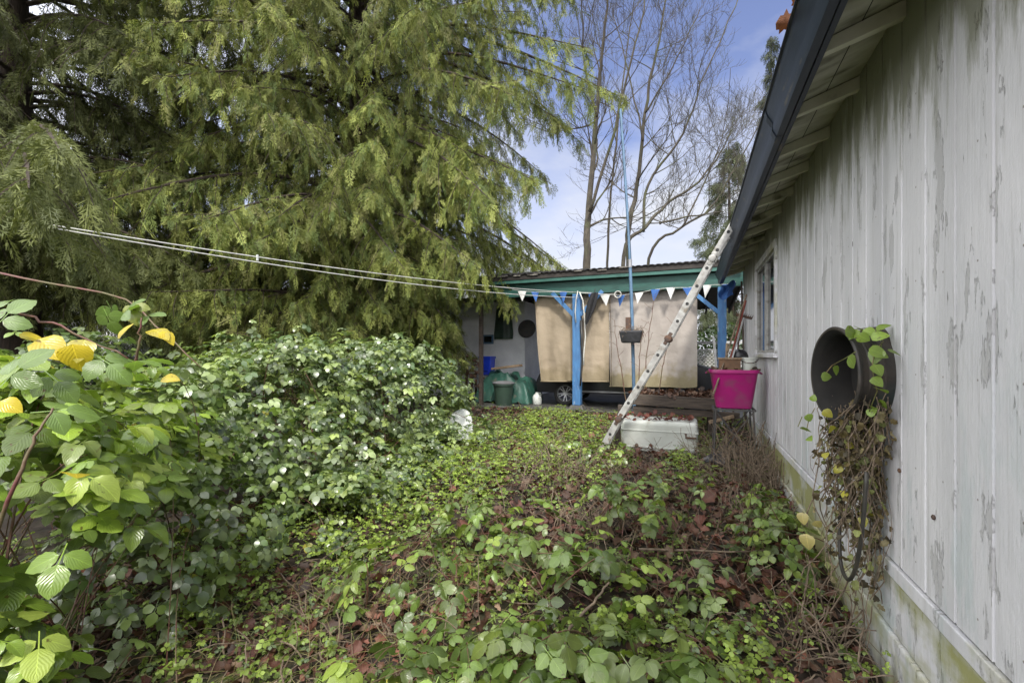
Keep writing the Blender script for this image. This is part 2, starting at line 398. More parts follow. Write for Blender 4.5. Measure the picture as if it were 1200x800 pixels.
def siding_mat(name, kind):
    m, nt, b = new_mat(name); L = nt.links.new
    b.inputs['Roughness'].default_value = .62
    tc = nd(nt, 'ShaderNodeTexCoord'); sep = nd(nt, 'ShaderNodeSeparateXYZ'); L(tc.outputs['Object'], sep.inputs[0])
    def mapn(sc, scale, detail=6, rough=.6, off=(0, 0, 0)):
        mp = nd(nt, 'ShaderNodeMapping'); mp.inputs['Scale'].default_value = sc; mp.inputs['Location'].default_value = off; L(tc.outputs['Object'], mp.inputs[0])
        n = nd(nt, 'ShaderNodeTexNoise'); n.inputs['Scale'].default_value = scale; n.inputs['Detail'].default_value = detail; n.inputs['Roughness'].default_value = rough; L(mp.outputs[0], n.inputs[0]); return n.outputs[0]
    def rng(x, a, b_, c=0, d=1):
        r = nd(nt, 'ShaderNodeMapRange'); L(x, r.inputs[0])
        for i, v in enumerate((a, b_, c, d)): r.inputs[1 + i].default_value = v
        return r.outputs[0]
    def mt(op, a, b_):
        n = nd(nt, 'ShaderNodeMath', operation=op)
        for i, x in enumerate((a, b_)):
            if isinstance(x, (int, float)): n.inputs[i].default_value = x
            else: L(x, n.inputs[i])
        return n.outputs[0]
    def mix(f, c1, c2):
        x = nd(nt, 'ShaderNodeMix', data_type='RGBA'); L(f, x.inputs[0])
        for i, c in ((6, c1), (7, c2)):
            if isinstance(c, tuple): x.inputs[i].default_value = (*c, 1)
            else: L(c, x.inputs[i])
        return x.outputs[2]
    # paint tone, old bluish coat under it, peeled grey wood, streaks of dirt, mildew
    base = mix(rng(mapn((1, 1, 1), 1.2), .35, .65), (.71, .70, .725), (.60, .60, .63))
    plank = mapn((1, 4.1, .02), 1.0, 0)
    base = mix(rng(plank, .4, .62, 0, .35), base, (.42, .42, .435))
    bluish = mt('MULTIPLY', rng(mapn((1, 2.2, .7), 1.7, 8, .65, (0, 3, 1)), .52, .60), rng(sep.outputs[2], .6, 2.2, 1, 0))
    base = mix(mt('MULTIPLY', bluish, .7), base, (.44, .50, .51))
    pe = mapn((1, 9, 1.9), 1., 9, .66)
    peel = rng(pe, .575, .625)
    base = mix(mt('MULTIPLY', peel, .55), base, (.34, .335, .33))
    edge = mt('MULTIPLY', rng(pe, .575, .587), rng(pe, .60, .589))
    base = mix(mt('MULTIPLY', edge, .35), base, (.16, .15, .14))
    crk = mapn((1, 26, 4.5), 1., 5, .6, (2, 0, 0))
    base = mix(rng(crk, .685, .71, 0, .8), base, (.09, .085, .075))
    st = mapn((1, 16, .5), 1., 5, .6, (0, 7, 0))
    base = mix(rng(st, .54, .74, 0, .28), base, (.27, .265, .24))
    if kind == 'wall':
        mm = mt('ADD', rng(sep.outputs[2], 2.15, 3.2, -.1, 1.15), mt('MULTIPLY', mt('SUBTRACT', mapn((1, 6.5, 1.1), 1., 9, .68, (5, 5, 0)), .5), 2.7))
        base = mix(rng(mm, .56, .92, 0, .74), base, (.15, .155, .08))
        lo = mt('ADD', rng(sep.outputs[2], .6, 1.25, .8, 0), mt('MULTIPLY', mt('SUBTRACT', mapn((1, 7, .8), 1., 5, .6, (1, 9, 0)), .5), 2.))
        far = rng(sep.outputs[1], 5.2, 6.3, 0, 1)
        base = mix(mt('MULTIPLY', rng(lo, .35, 1., 0, .7), far), base, (.33, .31, .13))
    else:
        al = mt('ADD', mapn((1, .9, 2.2), 1.3, 6, .6), mt('MULTIPLY', mapn((1, 5, 3), 2., 6, .6), .25))
        base = mix(rng(al, .50 if kind == 'skirt' else .64, .68 if kind == 'skirt' else .84, 0, .92), base, (.29, .29, .10) if kind == 'skirt' else (.36, .35, .2))
        dk = mapn((1, 3, 2), 2.1, 8, .7, (0, 1, 4))
        base = mix(rng(dk, .58, .68, 0, .8), base, (.10, .09, .055))
        dirt = mt('ADD', rng(sep.outputs[2], -.05, .28, .9, 0), mt('MULTIPLY', mt('SUBTRACT', mapn((1, 6, 2), 1., 6, .6, (3, 2, 0)), .5), 1.7))
        base = mix(rng(dirt, .3, .8, 0, .9), base, (.075, .055, .035))
    if kind == 'wall':
        fy = mt('MULTIPLY', mt('SUBTRACT', mt('FRACT', mt('DIVIDE', mt('ADD', sep.outputs[1], 11.08 + .2286 * 5), .2286), 0), .13), .2286)
        fz = mt('MULTIPLY', mt('SUBTRACT', mt('FRACT', mt('DIVIDE', mt('ADD', sep.outputs[2], 5.07), .405), 0), .5), .405)
        r2 = mt('ADD', mt('MULTIPLY', fy, fy), mt('MULTIPLY', fz, fz))
        base = mix(mt('MULTIPLY', rng(r2, .000012, .000024, 1, 0), .7), base, (.13, .085, .06))
        gr = mapn((1, 70, 2.2), 1., 3, .6, (4, 0, 0))
        base = mix(mt('MULTIPLY', rng(gr, .56, .66), .22), base, (.30, .29, .27))
    L(base, b.inputs['Base Color'])
    h = mt('ADD', mt('MULTIPLY', rng(pe, .58, .60), -.6), mt('MULTIPLY', mapn((1, 60, 6), 1., 4), .45))
    h = mt('ADD', h, mt('MULTIPLY', rng(mapn((1, 5, 4), 5, 3), .45, .6), .12))
    bp = nd(nt, 'ShaderNodeBump'); bp.inputs['Strength'].default_value = .75; bp.inputs['Distance'].default_value = .006
    L(h, bp.inputs['Height']); L(bp.outputs[0], b.inputs['Normal'])
    return m
M['siding'] = siding_mat('peeling white siding', 'wall')
M['skirt'] = siding_mat('algae stained skirt board', 'skirt')
M['trim'] = siding_mat('white trim board', 'trim')
M['soffit'] = pm('mildewed soffit paint', (.62, .62, .53), (.40, .40, .30), 3.5, .8, .25, (1.2, 3, 1), c3=(.09, .085, .05), scale3=2.2, lo3=.52, hi3=.68)
M['rafter'] = pm('rafter paint', (.68, .67, .55), (.48, .48, .35), 4, .75, .25, c3=(.12, .12, .07), scale3=4, lo3=.58, hi3=.7)

def curtain_mat(name, c1, c2, stain):
    m, nt, b = new_mat(name); L = nt.links.new; b.inputs['Roughness'].default_value = .75
    tc = nd(nt, 'ShaderNodeTexCoord'); sep = nd(nt, 'ShaderNodeSeparateXYZ'); L(tc.outputs['Object'], sep.inputs[0])
    n1 = nd(nt, 'ShaderNodeTexNoise'); n1.inputs['Scale'].default_value = 1.6; n1.inputs['Detail'].default_value = 7; L(tc.outputs['Object'], n1.inputs[0])
    mx = nd(nt, 'ShaderNodeMix', data_type='RGBA'); mx.inputs[6].default_value = (*c1, 1); mx.inputs[7].default_value = (*c2, 1)
    r = nd(nt, 'ShaderNodeMapRange'); r.inputs[1].default_value = .35; r.inputs[2].default_value = .65; L(n1.outputs[0], r.inputs[0]); L(r.outputs[0], mx.inputs[0])
    n2 = nd(nt, 'ShaderNodeTexNoise'); n2.inputs['Scale'].default_value = 5; n2.inputs['Detail'].default_value = 8; L(tc.outputs['Object'], n2.inputs[0])
    z = nd(nt, 'ShaderNodeMapRange'); z.inputs[1].default_value = .05; z.inputs[2].default_value = .65; z.inputs[3].default_value = .75; z.inputs[4].default_value = 0; L(sep.outputs[2], z.inputs[0])
    ad = nd(nt, 'ShaderNodeMath', operation='ADD'); L(z.outputs[0], ad.inputs[0]); L(n2.outputs[0], ad.inputs[1])
    r2 = nd(nt, 'ShaderNodeMapRange'); r2.inputs[1].default_value = .75; r2.inputs[2].default_value = 1.05; r2.inputs[4].default_value = .8; L(ad.outputs[0], r2.inputs[0])
    m2 = nd(nt, 'ShaderNodeMix', data_type='RGBA'); L(r2.outputs[0], m2.inputs[0]); L(mx.outputs[2], m2.inputs[6]); m2.inputs[7].default_value = (*stain, 1)
    L(m2.outputs[2], b.inputs['Base Color'])
    n3 = nd(nt, 'ShaderNodeTexNoise'); n3.inputs['Scale'].default_value = 2.2; n3.inputs['Detail'].default_value = 4; L(tc.outputs['Object'], n3.inputs[0])
    bp = nd(nt, 'ShaderNodeBump'); bp.inputs['Strength'].default_value = .9; bp.inputs['Distance'].default_value = .06; L(n3.outputs[0], bp.inputs['Height']); L(bp.outputs[0], b.inputs['Normal'])
    return m
M['curtain_a'] = curtain_mat('tan tarp', (.39, .315, .225), (.32, .26, .185), (.25, .20, .12))
M['curtain_b'] = curtain_mat('pale grey tarp', (.40, .36, .325), (.34, .30, .27), (.24, .20, .095))

# ------------------------------------------------------------------ ground
def make_ground():
    xs = np.concatenate([[-180, -90, -45, -25, -18], np.arange(-14, 1.0, .2), [1.2, 3, 8, 20, 60, 180]])
    ys = np.concatenate([[-90, -30, -10, -5], np.arange(-3, 11, .2), [12, 16, 24, 40, 80, 180, 320]])
    mb = MB(); nx = len(xs)
    for y in ys:
        for x in xs: mb.v.append(Vector((x, y, ground(float(x), float(y)))))
    for j in range(len(ys) - 1):
        for i in range(nx - 1):
            a = j * nx + i; mb.f.append([a, a + 1, a + nx + 1, a + nx])
    o = mb.build('ground', M['soil'], smooth=True); o['kind'] = 'structure'
make_ground()

# ------------------------------------------------------------------ house on the right
WX = 0.9
def make_house():
    h = thing('house', (WX, 3.0, -.1), 'weathered white house wall of vertical boards with a navy gutter and algae green base', 'house')
    y0, y1 = -4.0, 9.55; zb, zt = .61, 3.30
    win = (5.95, 7.68, 1.62, 2.86)
    # siding: boards with V grooves, cut around the window
    mb = MB(); step = .2286; g = .008; dep = .02
    edges = []; y = 1.92 - 27 * step
    while y < y1 + step: edges.append(y); y += step
    def col(ya, yb, za, zc):
        ya = max(ya, y0); yb = min(yb, y1)
        if yb - ya < .002: return
        def q(a, xa, b, xb): mb.poly([(xa, a, za), (xa, a, zc), (xb, b, zc), (xb, b, za)])
        if yb - ya > .06:
            q(ya, WX + dep, ya + g, WX); q(ya + g, WX, yb - g, WX); q(yb - g, WX, yb, WX + dep)
        else: q(ya, WX, yb, WX)
    for i in range(len(edges) - 1):
        a, b = edges[i], edges[i + 1]
        if b <= win[0] or a >= win[1]: col(a, b, zb, zt)
        else:
            if a < win[0]: col(a, win[0], zb, zt); a = win[0]
            if b > win[1]: col(win[1], b, zb, zt); b = win[1]
            col(a, b, zb, win[2]); col(a, b, win[3], zt)
    for yy in (y0, y1):
        mb.poly([(WX + dep, yy, zb), (WX + 7, yy, zb), (WX + 7, yy, zt), (WX + dep, yy, zt)])
    mb.poly([(WX + dep, y0, zb - .002), (WX + dep, y1, zb - .002), (WX + .05, y1, zb - .002), (WX + .05, y0, zb - .002)])
    mb.poly([(WX + 7, y0, zb), (WX + 7, y1, zb), (WX + 7, y1, zt), (WX + 7, y0, zt)])
    mb.build('wall', M['siding'], h)
    # gable fill
    for yy in (y0, y1): MB().poly([(WX + .06, yy, zt), (WX + 3.5, yy, zt + 1.15), (WX + 6.95, yy, zt)]).build('gable', M['trim'], h)
    t = MB(); t.span((WX - .012, y0, .532), (WX + .05, y1, .598)); t.build('sill_board', M['trim'], h, bevel=.005)
    s = MB(); s.span((WX - .001, y0, .268), (WX + .05, y1, .522)); s.build('skirt_board', M['skirt'], h, bevel=.006)
    s = MB(); s.span((WX - .014, y0, -.4), (WX + .05, y1, .258)); s.build('foundation', M['skirt'], h, bevel=.012)
    k = MB(); k.span((WX + .02, y0 + .01, -.4), (WX + 6.9, y1 - .02, .6)); k.build('floor_block', M['under'], h)
    # nails / bolt heads
    for (yy, zz) in ((2.62, 1.06), (2.83, 1.12), (2.30, .95)):
        nb = MB(); nb.lathe([(0, 0), (.010, .001), (.011, .006), (.006, .010), (0, .011)], 10, Matrix.Translation((WX, yy, zz)) @ Matrix.Rotation(R(-90), 4, 'Y'))
        nb.build('bolt_head', M['rust'], h)
    # roof : eave edge at x=.56, rising to ridge
    ex, ez = .57, 3.10; slope = math.tan(R(19))
    def rz(x): return ez + (x - ex) * slope
    deck = MB(); rx = WX + 3.5
    nbd = 11; bw = (rx - ex) / 22
    for i in range(22):
        xa = ex + i * bw; xb = xa + bw - .006
        deck.poly([(xa, y0 - .3, rz(xa)), (xb, y0 - .3, rz(xb)), (xb, y1 + .28, rz(xb)), (xa, y1 + .28, rz(xa))])
    deck.build('soffit', M['soffit'], h)
    rf = MB()
    rf.poly([(ex - .03, y0 - .32, rz(ex) + .02), (rx, y0 - .32, rz(rx) + .02), (rx, y1 + .3, rz(rx) + .02), (ex - .03, y1 + .3, rz(ex) + .02)])
    rf.poly([(rx, y0 - .32, rz(rx) + .02), (rx + 4.0, y0 - .32, rz(rx) + .02 - 4.0 * slope), (rx + 4.0, y1 + .3, rz(rx) + .02 - 4.0 * slope), (rx, y1 + .3, rz(rx) + .02)])
    roof = rf.build('roof', M['shingle'], h)
    # rafter tails
    y = 2.58 - .61 * 10
    while y < y1 + .2:
        x0, x1 = ex + .012, WX + 1.0; t0 = .062
        r = MB()
        for yy in (y - .022, y + .022):
            r.v += [Vector((x0, yy, rz(x0) - .006)), Vector((x1, yy, rz(x1) - .006)), Vector((x1, yy, rz(x1) - .006 - .13)), Vector((x0, yy, rz(x0) - .006 - t0))]
        r.f += [[0, 1, 2, 3], [7, 6, 5, 4], [0, 4, 5, 1], [3, 2, 6, 7], [0, 3, 7, 4], [1, 5, 6, 2]]
        if y > 1.2: r.build('rafter', M['rafter'], h, bevel=.004)
        y += .61
    f = MB(); f.span((ex - .028, y0 - .3, ez - .115), (ex, y1 + .28, ez + .02)); f.build('fascia', M['gutter'], h, bevel=.004)
    # gutter: K profile extruded
    prof = [(.540, 2.99), (.500, 2.985), (.478, 3.035), (.482, 3.075), (.452, 3.125), (.440, 3.165), (.428, 3.168), (.428, 3.178), (.446, 3.180), (.452, 3.168), (.47, 3.12), (.492, 3.08), (.49, 3.04), (.506, 3.0), (.534, 3.003), (.540, 3.12)]
    gb = MB(); ys = np.linspace(y0 - .3, y1 + .30, 48)
    for yy in ys:
        w = .006 * math.sin(yy * 1.7) + .004 * math.sin(yy * 4.1)
        for (px, pz) in prof: gb.v.append(Vector((px + w * .6, yy, pz + w)))
    n = len(prof)
    for j in range(len(ys) - 1):
        for i in range(n - 1):
            a = j * n + i; gb.f.append([a, a + 1, a + n + 1, a + n])
    gb.f.append([(len(ys) - 1) * n + i for i in range(n)])
    gut = gb.build('gutter', M['gutter'], h, smooth='auto')
    for yy in (3.3, 6.6):
        jb = MB()
        for j in range(2):
            for (px, pz) in prof[:7]: jb.v.append(Vector((px - .004, yy + j * .06, pz - .004)))
        b = len(jb.v) - 14
        for i in range(6): jb.f.append([b + i, b + i + 1, b + 8 + i, b + 7 + i])
        jb.build('joint_strap', M['gutter'], gut)
    # window
    ya, yb, za, zc = win
    w = MB(); fw = .065
    w.span((WX - .022, ya - .02, zc - .02), (WX + .08, yb + .02, zc + fw))
    w.span((WX - .022, ya - .06, za - .012), (WX + .08, ya + .03, zc - .022))
    w.span((WX - .022, yb - .03, za - .012), (WX + .08, yb + .06, zc - .022))
    fr = w.build('window', M['trim'], h, bevel=.006)
    s = MB(); s.span((WX - .05, ya - .10, za - .06), (WX + .08, yb + .10, za - .014)); s.build('sill', M['trim'], fr, bevel=.006)
    d = MB(); ym = (ya + yb) / 2
    for (c0, c1) in ((ya + .035, ym - .02), (ym + .02, yb - .035)):
        for lo, hi in (((c0, za), (c1, za + .035)), ((c0, zc - .06), (c1, zc - .025)), ((c0, za + .037), (c0 + .03, zc - .062)), ((c1 - .03, za + .037), (c1, zc - .062))):
            d.span((WX + .005, lo[0], lo[1]), (WX + .04, hi[0], hi[1]))
    d.span((WX - .004, ym - .018, za), (WX + .05, ym + .018, zc - .025))
    d.build('sash', M['alu'], fr, bevel=.003)
    gl = MB(); gl.poly([(WX + .03, ya, za), (WX + .03, yb, za), (WX + .03, yb, zc), (WX + .03, ya, zc)]); gl.build('pane', M['glass'], fr)
    bk = MB(); bk.span((WX + .3, ya - .3, za - .3), (WX + .32, yb + .3, zc + .3)); bk.build('back_panel', M['under'], fr)  # dark panel set behind the pane
    return gut
make_house()

def single_leaf(name, p, d, n, size, col, label, tpl=DEAD[0], mat='dead'):
    c = Cloud(); c.add(tpl, frames(np.array([d], float), np.array([n], float), [size]), np.array([p], float), np.array([col], float))
    o = c.build(name, M[mat], origin=p, smooth=True); tag(o, label, 'leaf'); return o
single_leaf('dead_leaf', (.462, 2.50, 3.178), (-.7, -.3, -.05), (.1, .75, .65), .10, (.19, .085, .045), 'large rust orange dead leaf caught on the gutter lip', DEAD[0])
single_leaf('dead_leaf', (.460, 2.40, 3.178), (-.5, -.5, .35), (.4, .6, .6), .055, (.22, .09, .04), 'small rust orange dead leaf above the larger one on the gutter', DEAD[2])

# ------------------------------------------------------------------ wheel rim on the wall, hose, vines
RC = Vector((WX - .09, 2.87, atT(1003, 438, 2.4).z))
def make_rim():
    phi = R(11); ax = Vector((-math.cos(phi), -math.sin(phi), 0)); e = Vector((-math.sin(phi), math.cos(phi), 0)); up = Vector((0, 0, 1))
    Mx = Matrix((e, up, ax)).transposed().to_4x4(); Mx.translation = RC
    t = thing('wheel_rim', RC - Vector((0, 0, .26)), 'dark weathered steel wheel rim hung on the white house wall', 'wheel rim')
    ro = .243
    prof = [(ro, -.082), (ro + .004, -.076), (ro, -.066), (ro - .022, -.060), (ro - .026, -.02), (ro - .030, -.012), (ro - .012, -.004), (ro - .012, .004), (ro - .030, .012), (ro - .026, .05), (ro - .021, .056), (ro - .026, .062), (ro - .024, .086), (ro - .012, .100), (ro + .004, .108), (ro + .007, .117), (ro + .001, .124), (ro - .009, .122)]
    mb = MB(); mb.lathe(prof, 72, Mx); mb.build('barrel', M['rim_metal'], t, smooth='auto')
    MB().lathe([(ro - .009, .122), (ro - .022, .106), (ro - .034, .09), (ro - .036, .055), (ro - .038, 0.02), (ro - .040, -.02), (ro - .040, -.07)], 72, Mx).build('inner_barrel', M['rim_shaded'], t, smooth='auto')
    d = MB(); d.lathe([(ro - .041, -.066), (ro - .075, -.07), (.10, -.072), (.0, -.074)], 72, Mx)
    d.build('disc', M['rim_shaded'], t, smooth='auto')
    m = MB(); m.tube([RC - ax * .06, RC - ax * .06 + Vector((.055, 0.02, 0))], .02, 10); m.build('bracket', M['rust'], t)
make_rim()

HOSE0 = RC + Vector((0, 0, -.25))
def catenary(p0, p1, sag, n=16):
    p0 = Vector(p0); p1 = Vector(p1)
    return [p0.lerp(p1, i / n) - Vector((0, 0, sag * 4 * (i / n) * (1 - i / n))) for i in range(n + 1)]
hp = []
for k in range(41):
    a = k / 40
    # long U shaped loop hanging from the rim
    s = -math.cos(math.pi * a)
    yy = RC.y - .02 + .10 * s * -1 if False else 0
    x = RC.x - .06 - .03 * math.sin(math.pi * a); y = 2.74 + .19 * s; z = RC.z - .66 - .36 * (1 - abs(2 * a - 1) ** 2.2) + .22 * (a < .5) * (1 - 2 * a) ** 2
    hp.append((x, y, z))
o = MB().tube(hp, .009, 10).build('garden_hose', M['cable'], origin=(RC.x, RC.y, RC.z - .85), smooth=True)
tag(o, 'black rubber hose looped down from the wheel rim among dead vines', 'hose')

def rand_walk(p, n, step, d, jit, grav=0.):
    pts = [Vector(p)]; d = Vector(d).normalized()
    for _ in range(n):
        d = (d + Vector((random.gauss(0, jit), random.gauss(0, jit), random.gauss(0, jit) - grav))).normalized()
        pts.append(pts[-1] + d * step)
    return pts
def vine_mass():
    t = thing('dead_vine', (RC.x, RC.y, 0.1), 'tangle of brown dead vines hanging below the wheel rim with a few yellow leaves', 'vine')
    st = MB(); LP = []; LD = []
    for i in range(150):
        a = random.uniform(-1.15, 1.0)
        p = RC + Vector((random.uniform(-.10, .06), a * .22, -.20 + .08 * a * a + random.uniform(-.06, .04)))
        L = random.choice([.25, .4, .55, .75, .95, 1.05]) * random.uniform(.7, 1.1)
        n = max(4, int(L / .06))
        pts = [p]; d = Vector((random.gauss(0, .3), random.gauss(0, .3), -1))
        for k in range(n):
            d = (d + Vector((random.gauss(0, .38) - (pts[-1].x - RC.x + .03) * 1.2, random.gauss(0, .38) - (pts[-1].y - RC.y + .02) * .9, -.35))).normalized()
            q = pts[-1] + d * .06; q.x = min(q.x, WX - .012); pts.append(q)
            if random.random() < .6: LP.append(q); LD.append(d)
        st.tube(pts, [random.uniform(.0014, .0034)] * len(pts), 4, False)
    st.build('stems', M['stem'], t)
    c = Cloud(); N = len(LP); P = np.array(LP) + RNG.normal(0, .012, (N, 3)); P[:, 0] = np.minimum(P[:, 0], WX - .02)
    d = RNG.normal(0, .5, (N, 3)) + (0, 0, -.8); nn = RNG.normal(0, 1, (N, 3)) + (-.5, -.4, 0)
    cols = np.array([(.14, .11, .045), (.085, .065, .03), (.20, .17, .085), (.06, .05, .03), (.17, .19, .06)])
    col = cols[RNG.integers(0, 5, N)] * RNG.uniform(.7, 1.2, (N, 1))
    idx = RNG.integers(0, 5, N)
    for k in range(5):
        s = idx == k; c.add(DEAD[k], frames(d[s], nn[s], RNG.uniform(.018, .05, s.sum())), P[s], col[s])
    c.build('dead_leaves', M['dead'], t, smooth=True)
    # yellow leaves
    c = Cloud(); pts = []; sz = []
    for (px, py, s) in ((1018, 600, .085), (1010, 605, .05), (975, 505, .05), (968, 530, .045), (985, 545, .05), (1000, 520, .04), (940, 600, .06), (945, 625, .08), (955, 610, .05), (990, 575, .04), (1003, 560, .04), (1012, 500, .04), (965, 480, .05)):
        p = atT(px, py, 2.32 + random.uniform(-.05, .05)); p.x = min(p.x, WX - .03); pts.append(p); sz.append(s)
    N = len(pts); col = np.array([(.50, .47, .07)] * N) * RNG.uniform(.6, 1.1, (N, 1)); col[6:9] = (.42, .36, .14)
    F_ = frames(RNG.normal(0, .5, (N, 3)) + (0, -.3, -.7), RNG.normal(0, .4, (N, 3)) + (-.6, -.8, .3), sz); pts = np.array(pts)
    for k in range(N):
        c = Cloud(); c.add(HEART, F_[k:k + 1], pts[k:k + 1], col[k:k + 1]); c.build('leaf', M['bramble'], t, smooth=True)
vine_mass()
def rim_t(px, py):
    k = (py - 438) / 58
    if px < 985 or abs(k) > 1: return 2.24 if px < 985 else 2.33
    return 2.36 - .27 * math.sqrt(max(0, 1 - k * k)) - .02
def green_vine():
    t = thing('green_vine', RC + Vector((0, 0, -.3)), 'green leafy creeper trailing over the front of the wheel rim', 'vine')
    paths = [[(1000, 386, 2.36), (1018, 384, 2.34), (1030, 388, 2.32), (1035, 400, 2.30), (1025, 412, 2.28), (1022, 428, 2.27), (1024, 445, 2.26), (1028, 458, 2.27), (1020, 478, 2.29), (1016, 492, 2.3)],
             [(1003, 412, 2.28), (990, 420, 2.24), (975, 428, 2.22), (963, 443, 2.22)],
             [(955, 478, 2.26), (948, 490, 2.26), (945, 505, 2.26)], [(935, 500, 2.26), (940, 488, 2.26)]]
    st = MB(); P = []
    for pa in paths:
        pts = [atT(a, b, rim_t(a, b)) for a, b, _ in pa]
        MB().tube(pts, .0022, 5).build('stem', M['green_stem'], t)
    lv = [(990, 387, 70), (1002, 383, 75), (1012, 386, 60), (1020, 395, 70), (1005, 392, 60), (1018, 409, 80), (1030, 409, 75), (1040, 410, 55), (1024, 427, 60), (1022, 442, 55), (1028, 455, 65), (1022, 476, 55), (1016, 486, 45), (994, 418, 70), (978, 428, 50), (962, 441, 50), (1026, 386, 60), (946, 485, 45), (937, 501, 50), (947, 512, 40), (1008, 388, 60), (952, 470, 35), (1030, 396, 50), (1033, 468, 50)]
    N = len(lv); P = np.array([atT(a, b, rim_t(a, b) - .015) for a, b, s in lv]); P[:, 0] = np.minimum(P[:, 0], WX - .03)
    sz = [s / 1000 for a, b, s in lv]
    col = np.array([(.20, .29, .05)] * N) * RNG.uniform(.7, 1.25, (N, 1))
    F_ = frames(RNG.normal(0, .45, (N, 3)) + (.5, -.2, -.2), RNG.normal(0, .35, (N, 3)) + (-.2, -.6, .7), sz)
    for k in range(N):
        c = Cloud(); c.add(HEART, F_[k:k + 1], P[k:k + 1], col[k:k + 1]); c.build('leaf', M['bramble'], t, smooth=True)
green_vine()

# ------------------------------------------------------------------ carport
CY = 10.2; SLAB = .35
def make_carport():
    base = Vector((-2.5, CY, SLAB))
    xr, xl = .95, -5.0
    sl = MB(); sl.span((xl - .6, CY - .22, 0.1), (xr + 2.5, CY + 5.2, SLAB)); o = sl.build('pavement', M['concrete'], bevel=.02); o['kind'] = 'structure'
    t = thing('carport', base, 'low carport with teal beam, dark tin roof and blue posts', 'carport')
    # front edge slightly wavy tin roof
    zf = 3.50; zb_ = 3.05
    r = MB(); n = 140
    for j, (yy, zz) in enumerate(((CY - .28, zf), (CY + 5.2, zb_))):
        for i in range(n + 1):
            x = xl - .3 + (xr + .1 - xl + .3) * i / n
            r.v.append(Vector((x, yy, zz + .009 * math.sin(i * 2.1) + (.0 if j else .012 * math.sin(x * 1.3)))))
        for i in range(n + 1):
            x = xl - .3 + (xr + .1 - xl + .3) * i / n
            r.v.append(Vector((x, yy, zz - .025 + .014 * math.sin(i * 2.1))))
    m = n + 1
    for i in range(n):
        r.f.append([i, i + 1, 2 * m + i + 1, 2 * m + i]); r.f.append([m + i, 3 * m + i, 3 * m + i + 1, m + i + 1]); r.f.append([i, m + i, m + i + 1, i + 1])
    r.build('roof', M['tin'], t)
    for i in range(14):
        x = random.uniform(xl, xr); mo = MB(); mo.box((x, CY - .27 + random.uniform(-.006, .0), zf - .045 + random.uniform(-.02, .02)), (random.uniform(.04, .22), .02, random.uniform(.012, .035)))
        mo.build('edge_patch', M['tin_pale'], t, bevel=.004)
    e = MB(); e.span((xl, CY - .24, zf - .145), (xr, CY - .19, zf - .03)); e.build('roof_edge', M['under'], t, bevel=.005)
    f = MB(); f.span((xl, CY - .22, zf - .225), (xr, CY - .17, zf - .148)); f.build('fascia', M['teal_light'], t, bevel=.005)
    b = MB(); b.span((xl, CY - .09, zf - .53), (xr, CY + .02, zf - .235)); b.build('beam', M['teal'], t, bevel=.008)
    u = MB()
    for k in range(12):
        x = xl + .2 + k * .65; u.bar((x, CY - .17, zf - .16), (x, CY + 5.1, zb_ - .13), .045, .14)
    u.build('rafter', M['under'], t)
    c = MB(); c.poly([(xl, CY - .15, zf - .06), (xr, CY - .15, zf - .06), (xr, CY + 5.1, zb_ - .05), (xl, CY + 5.1, zb_ - .05)]); c.build('ceiling', M['under'], t)
    bt = zf - .53
    def post(x, yy, w=.15):
        p = MB(); p.span((x - w / 2, yy - w / 2, SLAB + .10), (x + w / 2, yy + w / 2, bt - .002)); po = p.build('post', M['blue'], t, bevel=.008)
        q = MB(); q.frustum((x, yy, SLAB), (.36, .34), (.26, .26), .098); q.build('footing', M['concrete'], po, bevel=.015)
        return po
    p1 = atY(676.5, 440, CY - .05); p2 = atY(846, 400, CY - .05)
    post(p1.x, CY - .05, .185); post(p2.x, CY - .05, .16); MB().span((xl + .09, CY - .09, SLAB), (xl + .18, CY + .0, bt - .002)).build('post', M['dark_wood'], t, bevel=.006)
    for x in (xl + .2, -3.2, xr - .1): post(x, CY + 4.9, .14)
    br = MB(); br.bar(atY(647, 343, CY - .11), atY(674, 371, CY - .11), .09, .05, (0, 1, 0)); br.build('brace', M['blue'], t, bevel=.005)
    br = MB(); br.bar(atY(706, 341, CY - .11), atY(680, 369, CY - .11), .09, .05, (0, 1, 0)); br.build('brace', M['blue'], t, bevel=.005)
    br = MB(); br.bar(atY(813, 343, CY - .11), atY(842, 366, CY - .11), .08, .05, (0, 1, 0)); br.build('brace', M['blue'], t, bevel=.005)
    return t, p1, p2
carport, PP1, PP2 = make_carport()

